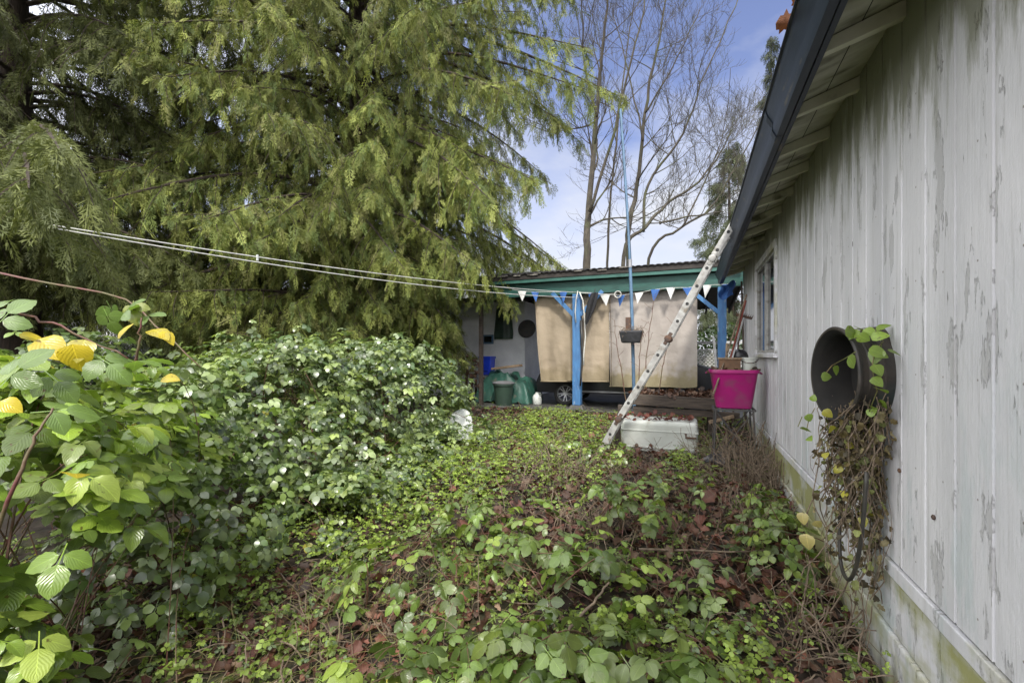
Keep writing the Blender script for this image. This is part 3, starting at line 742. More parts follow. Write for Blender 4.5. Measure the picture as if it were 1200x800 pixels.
def make_curtain(label, x0, x1, ztop, zbot, mat, skew, seam):
    Yc = CY + .10; mb = MB(); nx, nz = 60, 30
    for j in range(nz + 1):
        v = j / nz
        for i in range(nx + 1):
            u = i / nx; x = x0 + (x1 - x0) * u + skew * v * (1 - u)
            hang = .045 * math.sin(u * 9 + 1 + x0) * (0.3 + v) + .022 * math.sin(u * 23 + v * 3) * (.3 + v) + .04 * math.sin(v * 4 + u * 5) * v + .03 * mnoise.noise((u * 4, v * 3, x0)) + .012 * mnoise.noise((u * 14, v * 5, x0))
            hang += .05 * math.exp(-((u - .06) / .05) ** 2) * v
            z = ztop + (zbot - ztop) * v - .02 * math.sin(u * math.pi * 3) * v + .03 * u * v
            mb.v.append(Vector((x, Yc - hang, z)))
    for j in range(nz):
        for i in range(nx):
            a = j * (nx + 1) + i; mb.f.append([a, a + 1, a + nx + 2, a + nx + 1])
    t = thing('tarp_curtain', ((x0 + x1) / 2, Yc, zbot), label, 'curtain', 'tarp curtains across the carport front')
    mb.build('sheet', M[mat], t, smooth=True)
    h = MB()
    h.tube([(x0 + skew + (x1 - x0 - skew) * i / 12, Yc - .012 + random.uniform(-.01, .01), zbot + .0 + .03 * i / 12) for i in range(13)], .014, 8); h.build('hem', M[mat], t, smooth=True)
    if seam:
        s = MB()
        for (xx, dx) in seam: s.tube([(xx + dx * k / 8, Yc - .055 - .03 * math.sin(k), ztop + (zbot - ztop) * k / 8) for k in range(9)], .007, 6)
        s.build('seam', M['stem'], t, smooth=True)
a0 = atY(626, 345, CY + .1); a1 = atY(713, 345, CY + .1); b1 = atY(817, 345, CY + .1); zb1 = atY(650, 447, CY + .1).z; zb2 = atY(760, 453.5, CY + .1).z
make_curtain('tan tarp curtain hanging behind the blue post', a0.x, a1.x + .02, 3.05, zb1, 'curtain_a', .16, None)
make_curtain('pale grey tarp curtain with stained lower edge behind the ladder', a1.x + .025, b1.x, 3.05, zb2, 'curtain_b', 0, [(a1.x + .05, .03)])

# bunting
def make_bunting():
    t = thing('bunting', atY(720, 345, CY - .2), 'string of blue and white triangular pennants under the teal beam', 'bunting')
    px = [(612, 341, 0), (627, 342, 1), (660, 342, 1), (694, 343, 1), (709, 345, 0), (728, 346, 1), (749, 343, 0), (768, 339, 1), (786, 337, 0), (806, 337, 1), (829, 334, 0), (852, 333, 1)]
    pts = [atY(600, 339, CY - .16)] + [atY(a, b, CY - .16) for a, b, k in px] + [atY(862, 330, CY - .16)]
    MB().tube(pts, .006, 5).build('cord', M['rope'], t)
    for i, (a, b, k) in enumerate(px):
        p = atY(a, b, CY - .165); w = random.uniform(.085, .12); h = random.uniform(.22, .27); tw = random.uniform(-.5, .5); sw = random.uniform(-.05, .05)
        f = MB()
        n = 5
        for j in range(n + 1):
            v = j / n; ww = w * (1 - v)
            for s in (-1, 0, 1):
                f.v.append(p + Vector((s * ww * math.cos(tw) + sw * v, -.02 * v - s * ww * math.sin(tw) - .02 * (s == 0) * (1 - v), -h * v)))
        for j in range(n):
            for s in range(2):
                q = j * 3 + s; f.f.append([q, q + 1, q + 4, q + 3])
        f.build('pennant', M['flag_blue' if k else 'flag_white'], t, smooth=True)
make_bunting()

LINE0 = atT(62, 264, 4.0)
# clothesline (two cords running from the post to the left trees)
def make_clothesline():
    L0 = LINE0; P0 = Vector((PP1.x, CY - .16, 0)); e1 = atY(677, 342.5, CY - .16); e2 = atY(679, 348.5, CY - .16)
    t = thing('clothesline', (PP1.x, CY - .16, 2.9), 'pair of pale cords strung from the blue post across to the cedars', 'clothesline')
    MB().tube(catenary(L0, e1, .10, 30), .0065, 6).build('cord', M['rope'], t, smooth=True)
    MB().tube(catenary(L0 + Vector((0, 0, -.025)), e2, .13, 30), .0065, 6).build('cord', M['rope'], t, smooth=True)
    MB().tube(catenary(e1, atY(724, 344, CY - .2), .02, 8), .006, 5).build('cord', M['rope'], t, smooth=True)
    pl = MB(); pc = atY(724, 345, CY - .25); ang = [k * math.pi / 8 for k in range(17)]
    pl.tube([pc + Vector((math.cos(a) * .07, 0, math.sin(a) * .07)) for a in ang], .014, 6); pl.build('pulley', M['rope'], t, smooth=True)
    kn = MB(); kn.tube([L0 + Vector((.03, .03, -.01)), L0 + Vector((-.01, 0, 0)), L0 + Vector((-.09, -.03, .045)), L0 + Vector((-.17, -.06, .13))], .006, 7); kn.build('tie', M['stem'], t, smooth=True)
    k = MB(); q = catenary(L0, e1, .10, 30)[6]; k.box(q - Vector((0, 0, .01)), (.02, .02, .07)); k.build('spacer', M['white_plastic'], t, bevel=.004)
make_clothesline()
def hanging_ropes():
    t = thing('rope', atY(684, 420, CY - .2), 'frayed pale rope dangling down the blue post with the folded umbrella', 'rope')
    p = [atY(x, y, CY - .2) for x, y in ((679, 342), (683, 352), (685, 372), (686, 395), (684, 415), (684, 428))]
    MB().tube(p, .016, 6).build('strand', M['rope'], t, smooth=True)
    p = [atY(x, y, CY - .2) for x, y in ((677, 341), (675, 352), (674, 365), (675, 378))]
    MB().tube(p, .013, 6).build('strand', M['rope'], t, smooth=True)
    p = [atY(x, y, CY - .19) for x, y in ((681, 375), (682, 400), (683, 420), (681, 440), (680, 452))]
    o = MB().tube(p, [.03, .035, .025, .02, .02], 7).build('cable', M['cable'], origin=p[-1], smooth=True); tag(o, 'thick black cable hanging down beside the first blue post', 'cable')
    # folded umbrella / dark cloth
    t = thing('folded_umbrella', atY(690, 380, CY - .25), 'folded black umbrella hanging from the first blue post', 'umbrella')
    a = atY(697, 343, CY - .27); b = atY(687, 380, CY - .27); d = (b - a)
    ca = MB(); n = 14
    for j in range(9):
        v = j / 8; c = a.lerp(b, v); r = .02 + .085 * math.sin(math.pi * min(1, .25 + v * .75)) * (1 if v < .9 else .6)
        for k in range(n):
            an = 2 * math.pi * k / n; rr = r * (1 if k % 2 else .62); ca.v.append(c + Vector((math.cos(an) * rr, math.sin(an) * rr * .7, 0)))
    for j in range(8):
        for k in range(n): k2 = (k + 1) % n; ca.f.append([j * n + k, j * n + k2, (j + 1) * n + k2, (j + 1) * n + k])
    ca.build('canopy', M['fabric_black'], t)
    MB().tube([a + Vector((.01, 0, .09)), a, b, b - Vector((0, 0, .05))], .009, 6).build('shaft', M['black_metal'], t)
hanging_ropes()

# blue mast with planter basket
def make_mast():
    a = atY(727, 128, 9.35); b = atY(743, 466, 9.35); b.z = ground(b.x, 9.35) - .05
    b2 = atY(743.5, 470, 9.35); b.x = b2.x
    m = a.lerp(b, .62); m.x += .03
    t = thing('mast', b, 'tall thin blue metal mast standing in front of the tarps', 'mast')
    pts = []
    for i in range(13):
        k = i / 12; p = b.lerp(a, k); p.x += .05 * math.sin(k * math.pi); pts.append(p)
    MB().tube(pts[:7], .034, 10).build('pole', M['pole_blue'], t, smooth='auto')
    MB().tube(pts[6:], .026, 10).build('pole', M['pole_blue'], t, smooth='auto')
    c = MB(); c.tube([pts[6] - Vector((0, 0, .08)), pts[6] + Vector((0, 0, .08))], .042, 10); c.build('clamp', M['chrome'], t, smooth='auto')
    g = atY(739, 392, 9.30)
    k = thing('hanging_planter', atY(739, 403, 9.28), 'dark hanging basket of dry stems strapped to the blue mast', 'planter')
    w = MB(); w.frustum(Vector((g.x + .03, 9.18, g.z - .17)), (.36, .24), (.46, .30), .24); w.build('basket', M['black_plastic'], k, bevel=.03, seg=3)
    h = MB(); h.span((g.x - .10, 9.29, g.z + .0), (g.x + .0, 9.33, g.z + .35)); h.build('back_plate', M['rust'], k, bevel=.01)
    s = MB()
    for i in range(46):
        p = Vector((g.x + .03 + random.uniform(-.2, .2), 9.18 + random.uniform(-.12, .12), g.z + .07))
        up = random.random() < .5
        s.tube(rand_walk(p, 5, random.uniform(.02, .06), (random.gauss(0, .6), random.gauss(0, .5), 1), .4, .15 if up else .7), .004, 4, False)
    s.build('dry_stem', M['stem'], k)
make_mast()

# long thin saplings in front of the tarps
def make_saplings():
    for pts, lab in ((((754, 470), (757, 420), (762, 380), (768, 345)), 'tall straight bare sapling against the grey tarp'),
                     (((748, 462), (749, 430), (750, 405), (753, 385)), 'short bare sapling stem hugging the mast'),
                     (((738, 445), (728, 430), (722, 405), (720, 375)), 'thin curved bare sapling before the seam of the tarps'),
                     (((768, 462), (776, 430), (782, 408), (790, 380)), 'slanting bare sapling half behind the ladder')):
        p = [atY(a, b, 9.0) for a, b in pts]; p[0].z = ground(p[0].x, 9.0) - .02
        t = thing('sapling', p[0], lab, 'sapling')
        q = []
        for i in range(len(p) - 1):
            for k in range(4): q.append(p[i].lerp(p[i + 1], k / 4) + Vector((random.gauss(0, .008), 0, 0)))
        q.append(p[-1])
        MB().tube(q, [.011 - .007 * i / len(q) for i in range(len(q))], 5).build('stem', M['cane'], t)
        for i in range(4, len(q), 2): MB().tube(rand_walk(q[i], 4, .05, (random.choice((-1, 1)), random.gauss(0, .4), .8), .2), .003, 4, False).build('twig', M['cane'], t)
make_saplings()

# ------------------------------------------------------------------ ladder
def make_ladder():
    b = Vector((-1.19, 6.3, 0)); b.z = atT(706, 525, 6.42).z - .06
    a = Vector((.475, 6.3, CZ + 1.60))
    t = thing('ladder', b, 'worn aluminium folding ladder leaning on the house gutter', 'ladder')
    d = (a - b); L = d.length; d.normalize(); nrmv = Vector((-d.z, 0, d.x))
    ks = [0, .175, .535, .86, 1.0]
    offs = [0, .012, -.015, .010, 0]
    P = [b + d * (L * k) + nrmv * o for k, o in zip(ks, offs)]
    for yy in (6.12, 6.50):
        r = MB()
        for i in range(4):
            p0 = P[i].copy(); p1 = P[i + 1].copy(); p0.y = p1.y = yy
            e = (p1 - p0).normalized()
            r.bar(p0 + e * (.04 if i else 0), p1 - e * (.04 if i < 3 else 0), .026, .088 if i % 2 == 0 else .080, nrmv)
        ro = r.build('rail', M['alu'], t, bevel=.006)
        for q in P[1:4]:
            hb = MB(); hb.lathe([(0, .030), (.03, .030), (.045, .025), (.045, -.025), (.03, -.030), (0, -.030)], 20, Matrix.Translation((q.x, yy, q.z)) @ Matrix.Rotation(R(90), 4, 'X'))
            hb.bar(Vector((q.x, yy - .004, q.z)) - d * .085, Vector((q.x, yy - .004, q.z)) + d * .085, .036, .045, nrmv)
            hb.build('hinge', M['alu'] if q is P[3] else M['rust'], ro, bevel=.004, smooth='auto')
        fb = MB(); q = P[0].copy(); q.y = yy; fb.bar(q - d * .05, q + d * .06, .04, .1, nrmv); fb.build('foot', M['tyre'], ro, bevel=.01)
        pl = MB(); n = 14
        for i in range(n):
            k = (i + .5) / n; q = b + d * L * k; j = max(0, sum(1 for x in ks[1:-1] if k > x)); 
            f = (k - ks[j]) / (ks[j + 1] - ks[j]); q = P[j].lerp(P[j + 1], f)
            if any(abs(k - x) < .03 for x in ks[1:-1]): continue
            yo = yy - .0165 if yy < 6.3 else yy + .0165
            pl.lathe([(0, .003), (.017, .003), (.020, 0), (.020, -.003)], 14, Matrix.Translation((q.x, yo, q.z)) @ Matrix.Rotation(R(90 if yy < 6.3 else -90), 4, 'X'))
        pl.build('rung_end', M['hole'], ro)
    n = 14
    for i in range(n):
        k = (i + .5) / n; j = sum(1 for x in ks[1:-1] if k > x); f = (k - ks[j]) / (ks[j + 1] - ks[j]); q = P[j].lerp(P[j + 1], f)
        MB().tube([(q.x, 6.134, q.z), (q.x, 6.486, q.z)], .016, 10).build('rung', M['alu'], t, smooth='auto')
make_ladder()

# ------------------------------------------------------------------ white chest, timber bench
def leaf_pile(name, parent, x0, x1, y0, y1, zf, N, size, cols, seed=0, spread=.02, mat='dead'):
    g = np.random.default_rng(seed); c = Cloud()
    P = np.stack([g.uniform(x0, x1, N), g.uniform(y0, y1, N), np.zeros(N)], 1); P[:, 2] = [zf(p[0], p[1]) for p in P]; P[:, 2] += g.uniform(0, spread, N)
    d = g.normal(0, 1, (N, 3)); d[:, 2] *= .35; nn = g.normal(0, .5, (N, 3)) + (0, 0, 1)
    C = np.array(cols)[g.integers(0, len(cols), N)] * g.uniform(.6, 1.25, (N, 1)); idx = g.integers(0, 5, N)
    for k in range(5):
        s = idx == k; c.add(DEAD[k], frames(d[s], nn[s], g.uniform(size[0], size[1], s.sum())), P[s], C[s])
    o = c.build(name, M[mat], parent, smooth=True); return o
RED = [(.16, .035, .03), (.12, .04, .03), (.20, .07, .045), (.08, .03, .025)]
BRN = [(.105, .055, .036), (.075, .04, .027), (.15, .085, .055), (.05, .03, .022), (.115, .048, .03), (.18, .12, .08)]
def make_chest():
    Yf = 6.95; c0 = atY(727, 500, Yf); c1 = atY(818, 500, Yf); gz = ground(-.4, 7.0)
    zt = atY(770, 496, Yf).z; x0, x1 = c0.x, c1.x; zb = gz - .08; D = .62
    t = thing('chest', ((x0 + x1) / 2, Yf, gz), 'long white enamel chest with rounded corners lying in the weeds', 'chest')
    b = MB(); b.span((x0, Yf, zb), (x1, Yf + D, zt + .03)); b.build('body', M['enamel'], t, bevel=.07, seg=5, smooth='auto')
    l = MB(); l.span((x0 - .007, Yf - .008, zt - .125), (x1 + .007, Yf + D + .008, zt - .105)); l.build('lid_rim', M['enamel'], t, bevel=.006, seg=2, smooth='auto')
    k = MB(); k.span((x0 - .01, Yf - .014, gz + .05), (x1 + .01, Yf + .0, gz + .075)); k.build('base_trim', M['enamel'], t, bevel=.004)
    h = MB(); h.span((x1 - .17, Yf - .04, zt - .19), (x1 - .02, Yf - .014, zt - .165)); h.span((x1 - .17, Yf - .03, zt - .16), (x1 - .15, Yf - .012, zt - .12)); h.build('latch', M['rust'], t, bevel=.004)
    o = leaf_pile('leaf_litter', None, x0 + .03, x1 - .08, Yf + .04, Yf + D - .03, lambda x, y: zt + .035, 95, (.05, .09), RED, 5, .04); tag(o, 'dark red fallen leaves lying on the white chest lid', 'leaves', kind='stuff')
make_chest()
def make_bench():
    Y0, Y1 = 7.75, 8.55; x0 = atY(741, 470, Y0).x; x1 = atY(842, 470, Y0).x; zt = atY(790, 464, Y0).z; zl = atY(790, 477, Y0).z
    gz = ground(0, 8)
    t = thing('timber_bench', ((x0 + x1) / 2, Y0 + .3, gz), 'rotting dark timber bench heaped with brown leaves behind the white chest', 'bench')
    b = MB(); b.bar((x0, Y0, (zt + zl) / 2 + .02), (x1, Y0, (zt + zl) / 2 - .02), .05, zt - zl); b.build('front_board', M['dark_wood'], t, bevel=.008)
    b = MB(); b.bar((x0 + .02, Y0 + .05, zl - .06), (x1 + .3, Y0 + .05, zl - .10), .07, .10); b.build('rail', M['dark_wood'], t, bevel=.008)
    for i in range(5):
        y = Y0 + .12 + i * .15; p = MB(); p.span((x0, y - .06, zt - .09), (x1, y + .06, zt - .05)); p.build('plank', M['dark_wood'], t, bevel=.005)
    for (x, y) in ((x0 + .06, Y0 + .06), (x1 - .1, Y0 + .12), (x0 + .06, Y1 - .1), (x1 - .1, Y1 - .1)):
        MB().span((x - .05, y - .045, gz - .1), (x + .05, y + .045, zl - .012)).build('leg', M['dark_wood'], t, bevel=.008)
    MB().bar((x1 - .14, Y0 + .02, gz + .25), (x1 + .22, Y0 + .02, zl - .1), .05, .09, (0, 1, 0)).build('brace', M['timber'], t, bevel=.006)
    o = leaf_pile('leaf_litter', None, x0, x1, Y0 + .03, Y1, lambda x, y: zt - .05 + .05 * abs(mnoise.noise((x * 3, y * 3, 0))) , 420, (.06, .12), BRN, 6, .07); tag(o, 'brown fallen leaves heaped on the timber bench', 'leaves', kind='stuff')
make_bench()
def make_stake():
    p = atY(722, 512, 6.75); gz = ground(p.x, p.y); q = atY(727, 474, 6.75)
    o = MB().bar((p.x, p.y, gz - .1), q, .10, .06).build('rotten_stake', M['dark_wood'], origin=(p.x, p.y, gz), bevel=.015); tag(o, 'rotten wooden stake standing between ladder and white chest', 'stake')
make_stake()

# ------------------------------------------------------------------ pink tub on its stand
def make_tub():
    Y = 6.35; gz = ground(.5, Y)
    tl = atY(832, 433, Y); tr = atY(893, 433, Y); bl = atY(843, 479, Y); brr = atY(886, 479, Y)
    xc = (tl.x + tr.x) / 2 - .01; W = tr.x - tl.x; wb = brr.x - bl.x; z1 = tl.z; z0 = bl.z; D = .46; yc = Y + D / 2
    if xc + W / 2 > WX - .03: xc = WX - .03 - W / 2
    t = thing('tub', (xc, yc, z0), 'bright magenta plastic tub full of junk beside the house wall', 'tub')
    # walls with thickness
    b = MB(); n = 40
    def ring(w, d, z, rc=.07):
        pts = []
        for k in range(n):
            a = 2 * math.pi * k / n; c, s = math.cos(a), math.sin(a); e = .32
            pts.append(Vector((xc + w / 2 * math.copysign(abs(c) ** e, c), yc + d / 2 * math.copysign(abs(s) ** e, s), z)))
        return pts
    rings = [ring(wb * .9, D * .72, z0), ring(wb, D * .8, z0 + .012), ring(W * .93, D * .95, z1 - .05), ring(W * .94, D * .96, z1 - .045), ring(W * .99, D * 1.03, z1 - .043), ring(W * 1.0, D * 1.04, z1 - .01), ring(W * .985, D * 1.02, z1), ring(W * .93, D * .95, z1 - .004), ring(wb * .97, D * .77, z0 + .03)]
    for r in rings: b.v += r
    for i in range(len(rings) - 1):
        for k in range(n): k2 = (k + 1) % n; b.f.append([i * n + k, i * n + k2, (i + 1) * n + k2, (i + 1) * n + k])
    b.f.append(list(range(n))[::-1]); b.f.append([(len(rings) - 1) * n + k for k in range(n)])
    b.build('body', M['pink'], t, smooth='auto')
    for sx in (-1, 1):
        MB().tube([(xc + sx * W * .5, yc - .07, z1 - .03), (xc + sx * (W * .5 + .03), yc - .05, z1 - .05), (xc + sx * (W * .5 + .03), yc + .05, z1 - .05), (xc + sx * W * .5, yc + .07, z1 - .03)], .011, 8).build('handle', M['pink'], t, smooth=True)
    o = leaf_pile('debris', None, xc - W * .42, xc + W * .42, yc - D * .4, yc + D * .4, lambda x, y: z1 - .05, 130, (.05, .09), BRN, 8, .05); tag(o, 'brown leaf debris filling the magenta tub', 'debris', kind='stuff')
    # crate
    c = thing('crate', (xc - .1, yc, z1), 'small brown wooden crate sitting in the magenta tub', 'crate')
    c0 = atY(843, 432, Y + .12); c1 = atY(868, 421, Y + .12)
    w0 = MB()
    x0, x1, zz0, zz1 = c0.x, c1.x, c0.z - .03, c1.z
    w0.span((x0, Y + .1, zz0), (x1, Y + .12, zz1)); w0.span((x0, Y + .34, zz0), (x1, Y + .36, zz1)); w0.span((x0 - .001, Y + .121, zz0 + .004), (x0 + .02, Y + .339, zz1 - .003)); w0.span((x1 - .02, Y + .121, zz0 + .004), (x1 + .001, Y + .339, zz1 - .003)); w0.span((x0 + .021, Y + .121, zz0), (x1 - .021, Y + .339, zz0 + .02))
    w0.build('box', M['crate'], c, bevel=.004)
    rm = MB(); rm.span((x0 - .015, Y + .085, zz1 + .002), (x1 + .015, Y + .125, zz1 + .022)); rm.span((x0 - .015, Y + .335, zz1 + .002), (x1 + .015, Y + .375, zz1 + .022)); rm.build('lip', M['timber'], c, bevel=.004)
    # white pot
    p = atY(879, 433, Y + .12); r_ = .095
    k = thing('paint_bucket', (p.x, Y + .2, p.z), 'dirty white plastic bucket sitting in the tub beside the crate', 'bucket')
    zt_ = atY(879, 417, Y + .12).z
    MB().lathe([(0, 0), (r_ * .86, 0), (r_, zt_ - p.z - .02), (r_ * 1.07, zt_ - p.z - .018), (r_ * 1.07, zt_ - p.z), (r_ * .97, zt_ - p.z), (r_ * .84, .03), (0, .03)], 28, Matrix.Translation((min(p.x, WX - .13), Y + .2, p.z - .02))).build('body', M['enamel'], k, smooth='auto')
    MB().tube([(min(p.x, WX - .13) + math.cos(a) * r_ * 1.08, Y + .2 - abs(math.sin(a)) * .1, zt_ - .03 - .06 * math.sin(a)) for a in [math.pi * i / 12 for i in range(13)]], .004, 5).build('handle', M['rust'], k)
    # stand: trestle of thin metal legs
    s = thing('metal_stand', (xc, yc, gz), 'rusty black metal stand carrying the magenta tub', 'stand')
    hw, hd = wb / 2 + .03, D * .42
    zz = z0 - .012
    fr = MB()
    for (p0, p1) in (((-hw, -hd), (hw, -hd)), ((-hw, hd), (hw, hd)), ((-hw, -hd), (-hw, hd)), ((hw, -hd), (hw, hd)), ((-hw * .3, -hd), (-hw * .3, hd)), ((hw * .3, -hd), (hw * .3, hd))):
        fr.bar((xc + p0[0], yc + p0[1], zz), (xc + p1[0], yc + p1[1], zz), .022, .022)
    fr.build('frame', M['black_metal'], s)
    for sx in (-1, 1):
        for sy in (-1, 1):
            MB().tube([(xc + sx * hw * .9, yc + sy * hd, zz), (xc + sx * (hw * 1.05), yc + sy * (hd + .05), gz - .05)], .012, 8).build('leg', M['black_metal'], s, smooth='auto')
    for sy in (-1, 1):
        MB().tube([(xc - hw * .9, yc + sy * hd, zz - .02), (xc + hw * .95, yc + sy * (hd + .03), gz + .12)], .008, 6).build('cross_bar', M['black_metal'], s, smooth='auto'); MB().tube([(xc + hw * .9, yc + sy * hd, zz - .02), (xc - hw * .95, yc + sy * (hd + .03), gz + .12)], .008, 6).build('cross_bar', M['black_metal'], s, smooth='auto')
        MB().tube([(xc - hw, yc + sy * (hd + .02), gz + .22), (xc + hw, yc + sy * (hd + .02), gz + .22)], .008, 6).build('cross_bar', M['black_metal'], s, smooth='auto')
    # tool handles leaning out of the tub
    def tool(name, pa, pb, r, mat, label, ya=.25, yb=.45, head=None):
        a = atY(*pa, Y + ya); b = atY(*pb, Y + yb); a.x = min(a.x, WX - .06); b.x = min(b.x, WX - .05)
        tt = thing(name, a, label, 'garden tool'); MB().tube([a, b], r, 8).build('handle', M[mat], tt, smooth='auto')
        if head:
            hdm = MB(); dd = (b - a).normalized(); sd = dd.cross(Vector((0, 1, 0))).normalized()
            hdm.bar(b - sd * .10, b + sd * .10, .03, .035)
            for i in range(9): q = b + sd * (-.1 + .025 * i); hdm.tube([q, q + dd * .05 + Vector((0, -.02, 0))], .004, 5)
            hdm.build('head', M['rust'], tt)
    tool('broom_handle', (853, 432), (874, 352), .013, 'red_handle', 'long rust red broom handle leaning out of the magenta tub')
    tool('rake', (855, 431), (872, 371), .011, 'grey_handle', 'pale metal rake handle standing in the wooden crate', .2, .5, True)
    tool('spade_handle', (836, 462), (875, 345), .012, 'stem', 'dark brown spade handle propped against the tub', -.06, .5)
    tool('hoe_handle', (851, 430), (852, 402), .016, 'timber', 'short pale wooden handle upright in the crate', .2, .2)
    # dark cap / pot behind
    q = atY(866, 415, Y + .4); o = MB().lathe([(0, .1), (.06, .09), (.1, .05), (.115, 0), (.1, -.06), (0, -.06)], 20, Matrix.Translation((min(q.x, WX - .16), Y + .4, q.z - .03))).build('flower_pot', M['black_plastic'], origin=(q.x, Y + .4, q.z - .09), smooth=True); tag(o, 'round black plastic pot behind the crate in the tub', 'pot')
    return xc, yc, gz
TUB = make_tub()
def make_bag():
    p = atT(845, 548, 5.75); gz = ground(p.x, p.y)
    bm = bmesh.new(); bmesh.ops.create_icosphere(bm, subdivisions=4, radius=1)
    mb = MB()
    for v in bm.verts:
        n = mnoise.noise(v.co * 1.6 + Vector((3, 1, 2))); cr = abs(mnoise.noise(v.co * 3.3)) 
        s = 1 + .45 * n - .35 * cr
        mb.v.append(Vector((p.x + v.co.x * .19 * s, p.y + v.co.y * .17 * s, gz + .08 + v.co.z * .15 * s)))
    mb.f = [[v.index for v in f.verts] for f in bm.faces]; bm.free()
    o = mb.build('plastic_bag', M['black_plastic'], origin=(p.x, p.y, gz)); tag(o, 'crumpled black plastic bag lying on the ground below the tub stand', 'bag')
make_bag()
# clutter between the tub and the carport: blue cloth, pipes
def side_clutter():
    p = atY(851, 338, 9.9)
    c = MB(); n = 10
    for j in range(n + 1):
        for i in range(n + 1):
            u, v = i / n, j / n; c.v.append(Vector((p.x - .12 + .26 * u + .03 * math.sin(v * 6), 9.85 - .05 * math.sin(u * 9 + v * 3), p.z + .1 - .28 * v - .05 * math.sin(u * 5))))
    for j in range(n):
        for i in range(n): a = j * (n + 1) + i; c.f.append([a, a + 1, a + n + 2, a + n + 1])
    o = c.build('blue_cloth', M['flag_blue'], origin=p, smooth=True); tag(o, 'scrap of blue cloth hanging beside the blue post near the house', 'cloth')
    for k, (a, b, m, lab) in enumerate((((858, 440), (868, 365), 'rust', 'rusty pipe leaning behind the tub by the window'), ((874, 440), (869, 330), 'dark_wood', 'dark plank leaning on the house beyond the window'), ((846, 452), (836, 395), 'grey_handle', 'thin grey rod leaning in the carport gap'))):
        Y = 8.9; p0 = atY(*a, Y); p1 = atY(*b, Y + .3); p0.z = ground(min(p0.x, .8), Y); 
        o = MB().bar(p0, p1, .05 if k == 1 else .03, .03).build(('iron_pipe', 'plank', 'rod')[k], M[m], origin=p0); tag(o, lab, ('pipe', 'plank', 'rod')[k])
side_clutter()

# ------------------------------------------------------------------ car behind the tarp
def make_car():
    wp = atY(662.5, 463, CY + .62); r = .29
    wx = wp.x; yy = CY + .62
    t = thing('parked_car', (wx + 1.3, yy + .8, SLAB), 'dark car parked behind the tarps with one alloy wheel showing', 'car')
    # side profile extruded along Y
    prof = [(-.75, .30), (-.78, .55), (-.68, .78), (-.1, .86), (.35, .92), (.95, 1.36), (2.3, 1.40), (3.05, 1.0), (3.35, .92), (3.42, .55), (3.38, .30)]
    b = MB(); n = len(prof)
    for (off, ins) in ((0.02, 0), (1.68, 0)):
        for (px, pz) in prof: b.v.append(Vector((wx + px, yy + off, SLAB + pz)))
    b.f.append(list(range(n))); b.f.append([n + i for i in range(n)][::-1])
    for i in range(n): k = (i + 1) % n; b.f.append([i, n + i, n + k, k])
    body = b.build('body', M['car_paint'], t, bevel=.05, seg=3, smooth='auto')
    MB().span((wx + .36, yy - .006, SLAB + .33), (wx + 2.3, yy + .016, SLAB + .37)).build('sill_trim', M['chrome'], t, bevel=.005)
    g = MB(); g.poly([(wx + .55, yy + .014, SLAB + .93), (wx + 1.0, yy + .014, SLAB + 1.30), (wx + 2.25, yy + .014, SLAB + 1.33), (wx + 2.8, yy + .014, SLAB + .98)]); g.build('side_window', M['glass'], t)
    for cx in (wx, wx + 2.6):
        for side in (0, 1):
            y = yy + (0.0 if side == 0 else 1.7); Mx = Matrix.Translation((cx, y, SLAB + r)) @ Matrix.Rotation(R(90 if side == 0 else -90), 4, 'X')
            ty = MB(); ty.lathe([(.20, .02), (.25, .035), (r, .01), (r, -.16), (.25, -.18), (.2, -.17)], 40, Mx); w = ty.build('wheel', M['tyre'], t, smooth='auto')
            rm = MB(); rm.lathe([(.205, .02), (.19, .028), (.18, .0), (.175, -.10)], 40, Mx); rm.lathe([(0, .0), (.04, .004), (.05, -.02)], 20, Mx)
            for k in range(10):
                a = k * math.pi / 5 + (.1 if k % 2 else -.1); c, s = math.cos(a), math.sin(a)
                p0 = Mx @ Vector((c * .035, s * .035, -.008)); p1 = Mx @ Vector((c * .185, s * .185, .008)); rm.bar(p0, p1, .02, .02, (0, 1, 0))
            rm.build('rim', M['wheel_alloy'], w, smooth='auto')
make_car()

# ------------------------------------------------------------------ back of the carport: shed wall, lattice, clutter
def make_shed():
    Y = 11.95; x0 = -9.5; x1 = atY(615, 420, Y).x
    t = thing('shed', ((x0 + x1) / 2, Y, SLAB), 'white painted shed wall with a small blue window behind the carport', 'shed')
    MB().span((x0, Y, SLAB - .3), (x1, Y + 2.5, 3.10)).build('wall', M['whitewall'], t, bevel=.01)
    MB().bar((x0 - .2, Y - .2, 3.155), (x1 + .1, Y - .2, 3.155), .5, .1).build('roof', M['tin'], t)
    w0 = atY(565, 403, Y - .03); w1 = atY(578, 392, Y - .03)
    w = MB(); fw = .05
    w.span((w0.x, Y - .03, w0.z), (w1.x, Y - .002, w0.z + fw)); w.span((w0.x, Y - .03, w1.z - fw), (w1.x, Y - .002, w1.z)); w.span((w0.x, Y - .03, w0.z + fw + .002), (w0.x + fw, Y - .002, w1.z - fw - .002)); w.span((w1.x - fw, Y - .03, w0.z + fw + .002), (w1.x, Y - .002, w1.z - fw - .002))
    f = w.build('window', M['pole_blue'], t)
    MB().poly([(w0.x + fw, Y - .012, w0.z + fw), (w1.x - fw, Y - .012, w0.z + fw), (w1.x - fw, Y - .012, w1.z - fw), (w0.x + fw, Y - .012, w1.z - fw)]).build('pane', M['glass'], f)
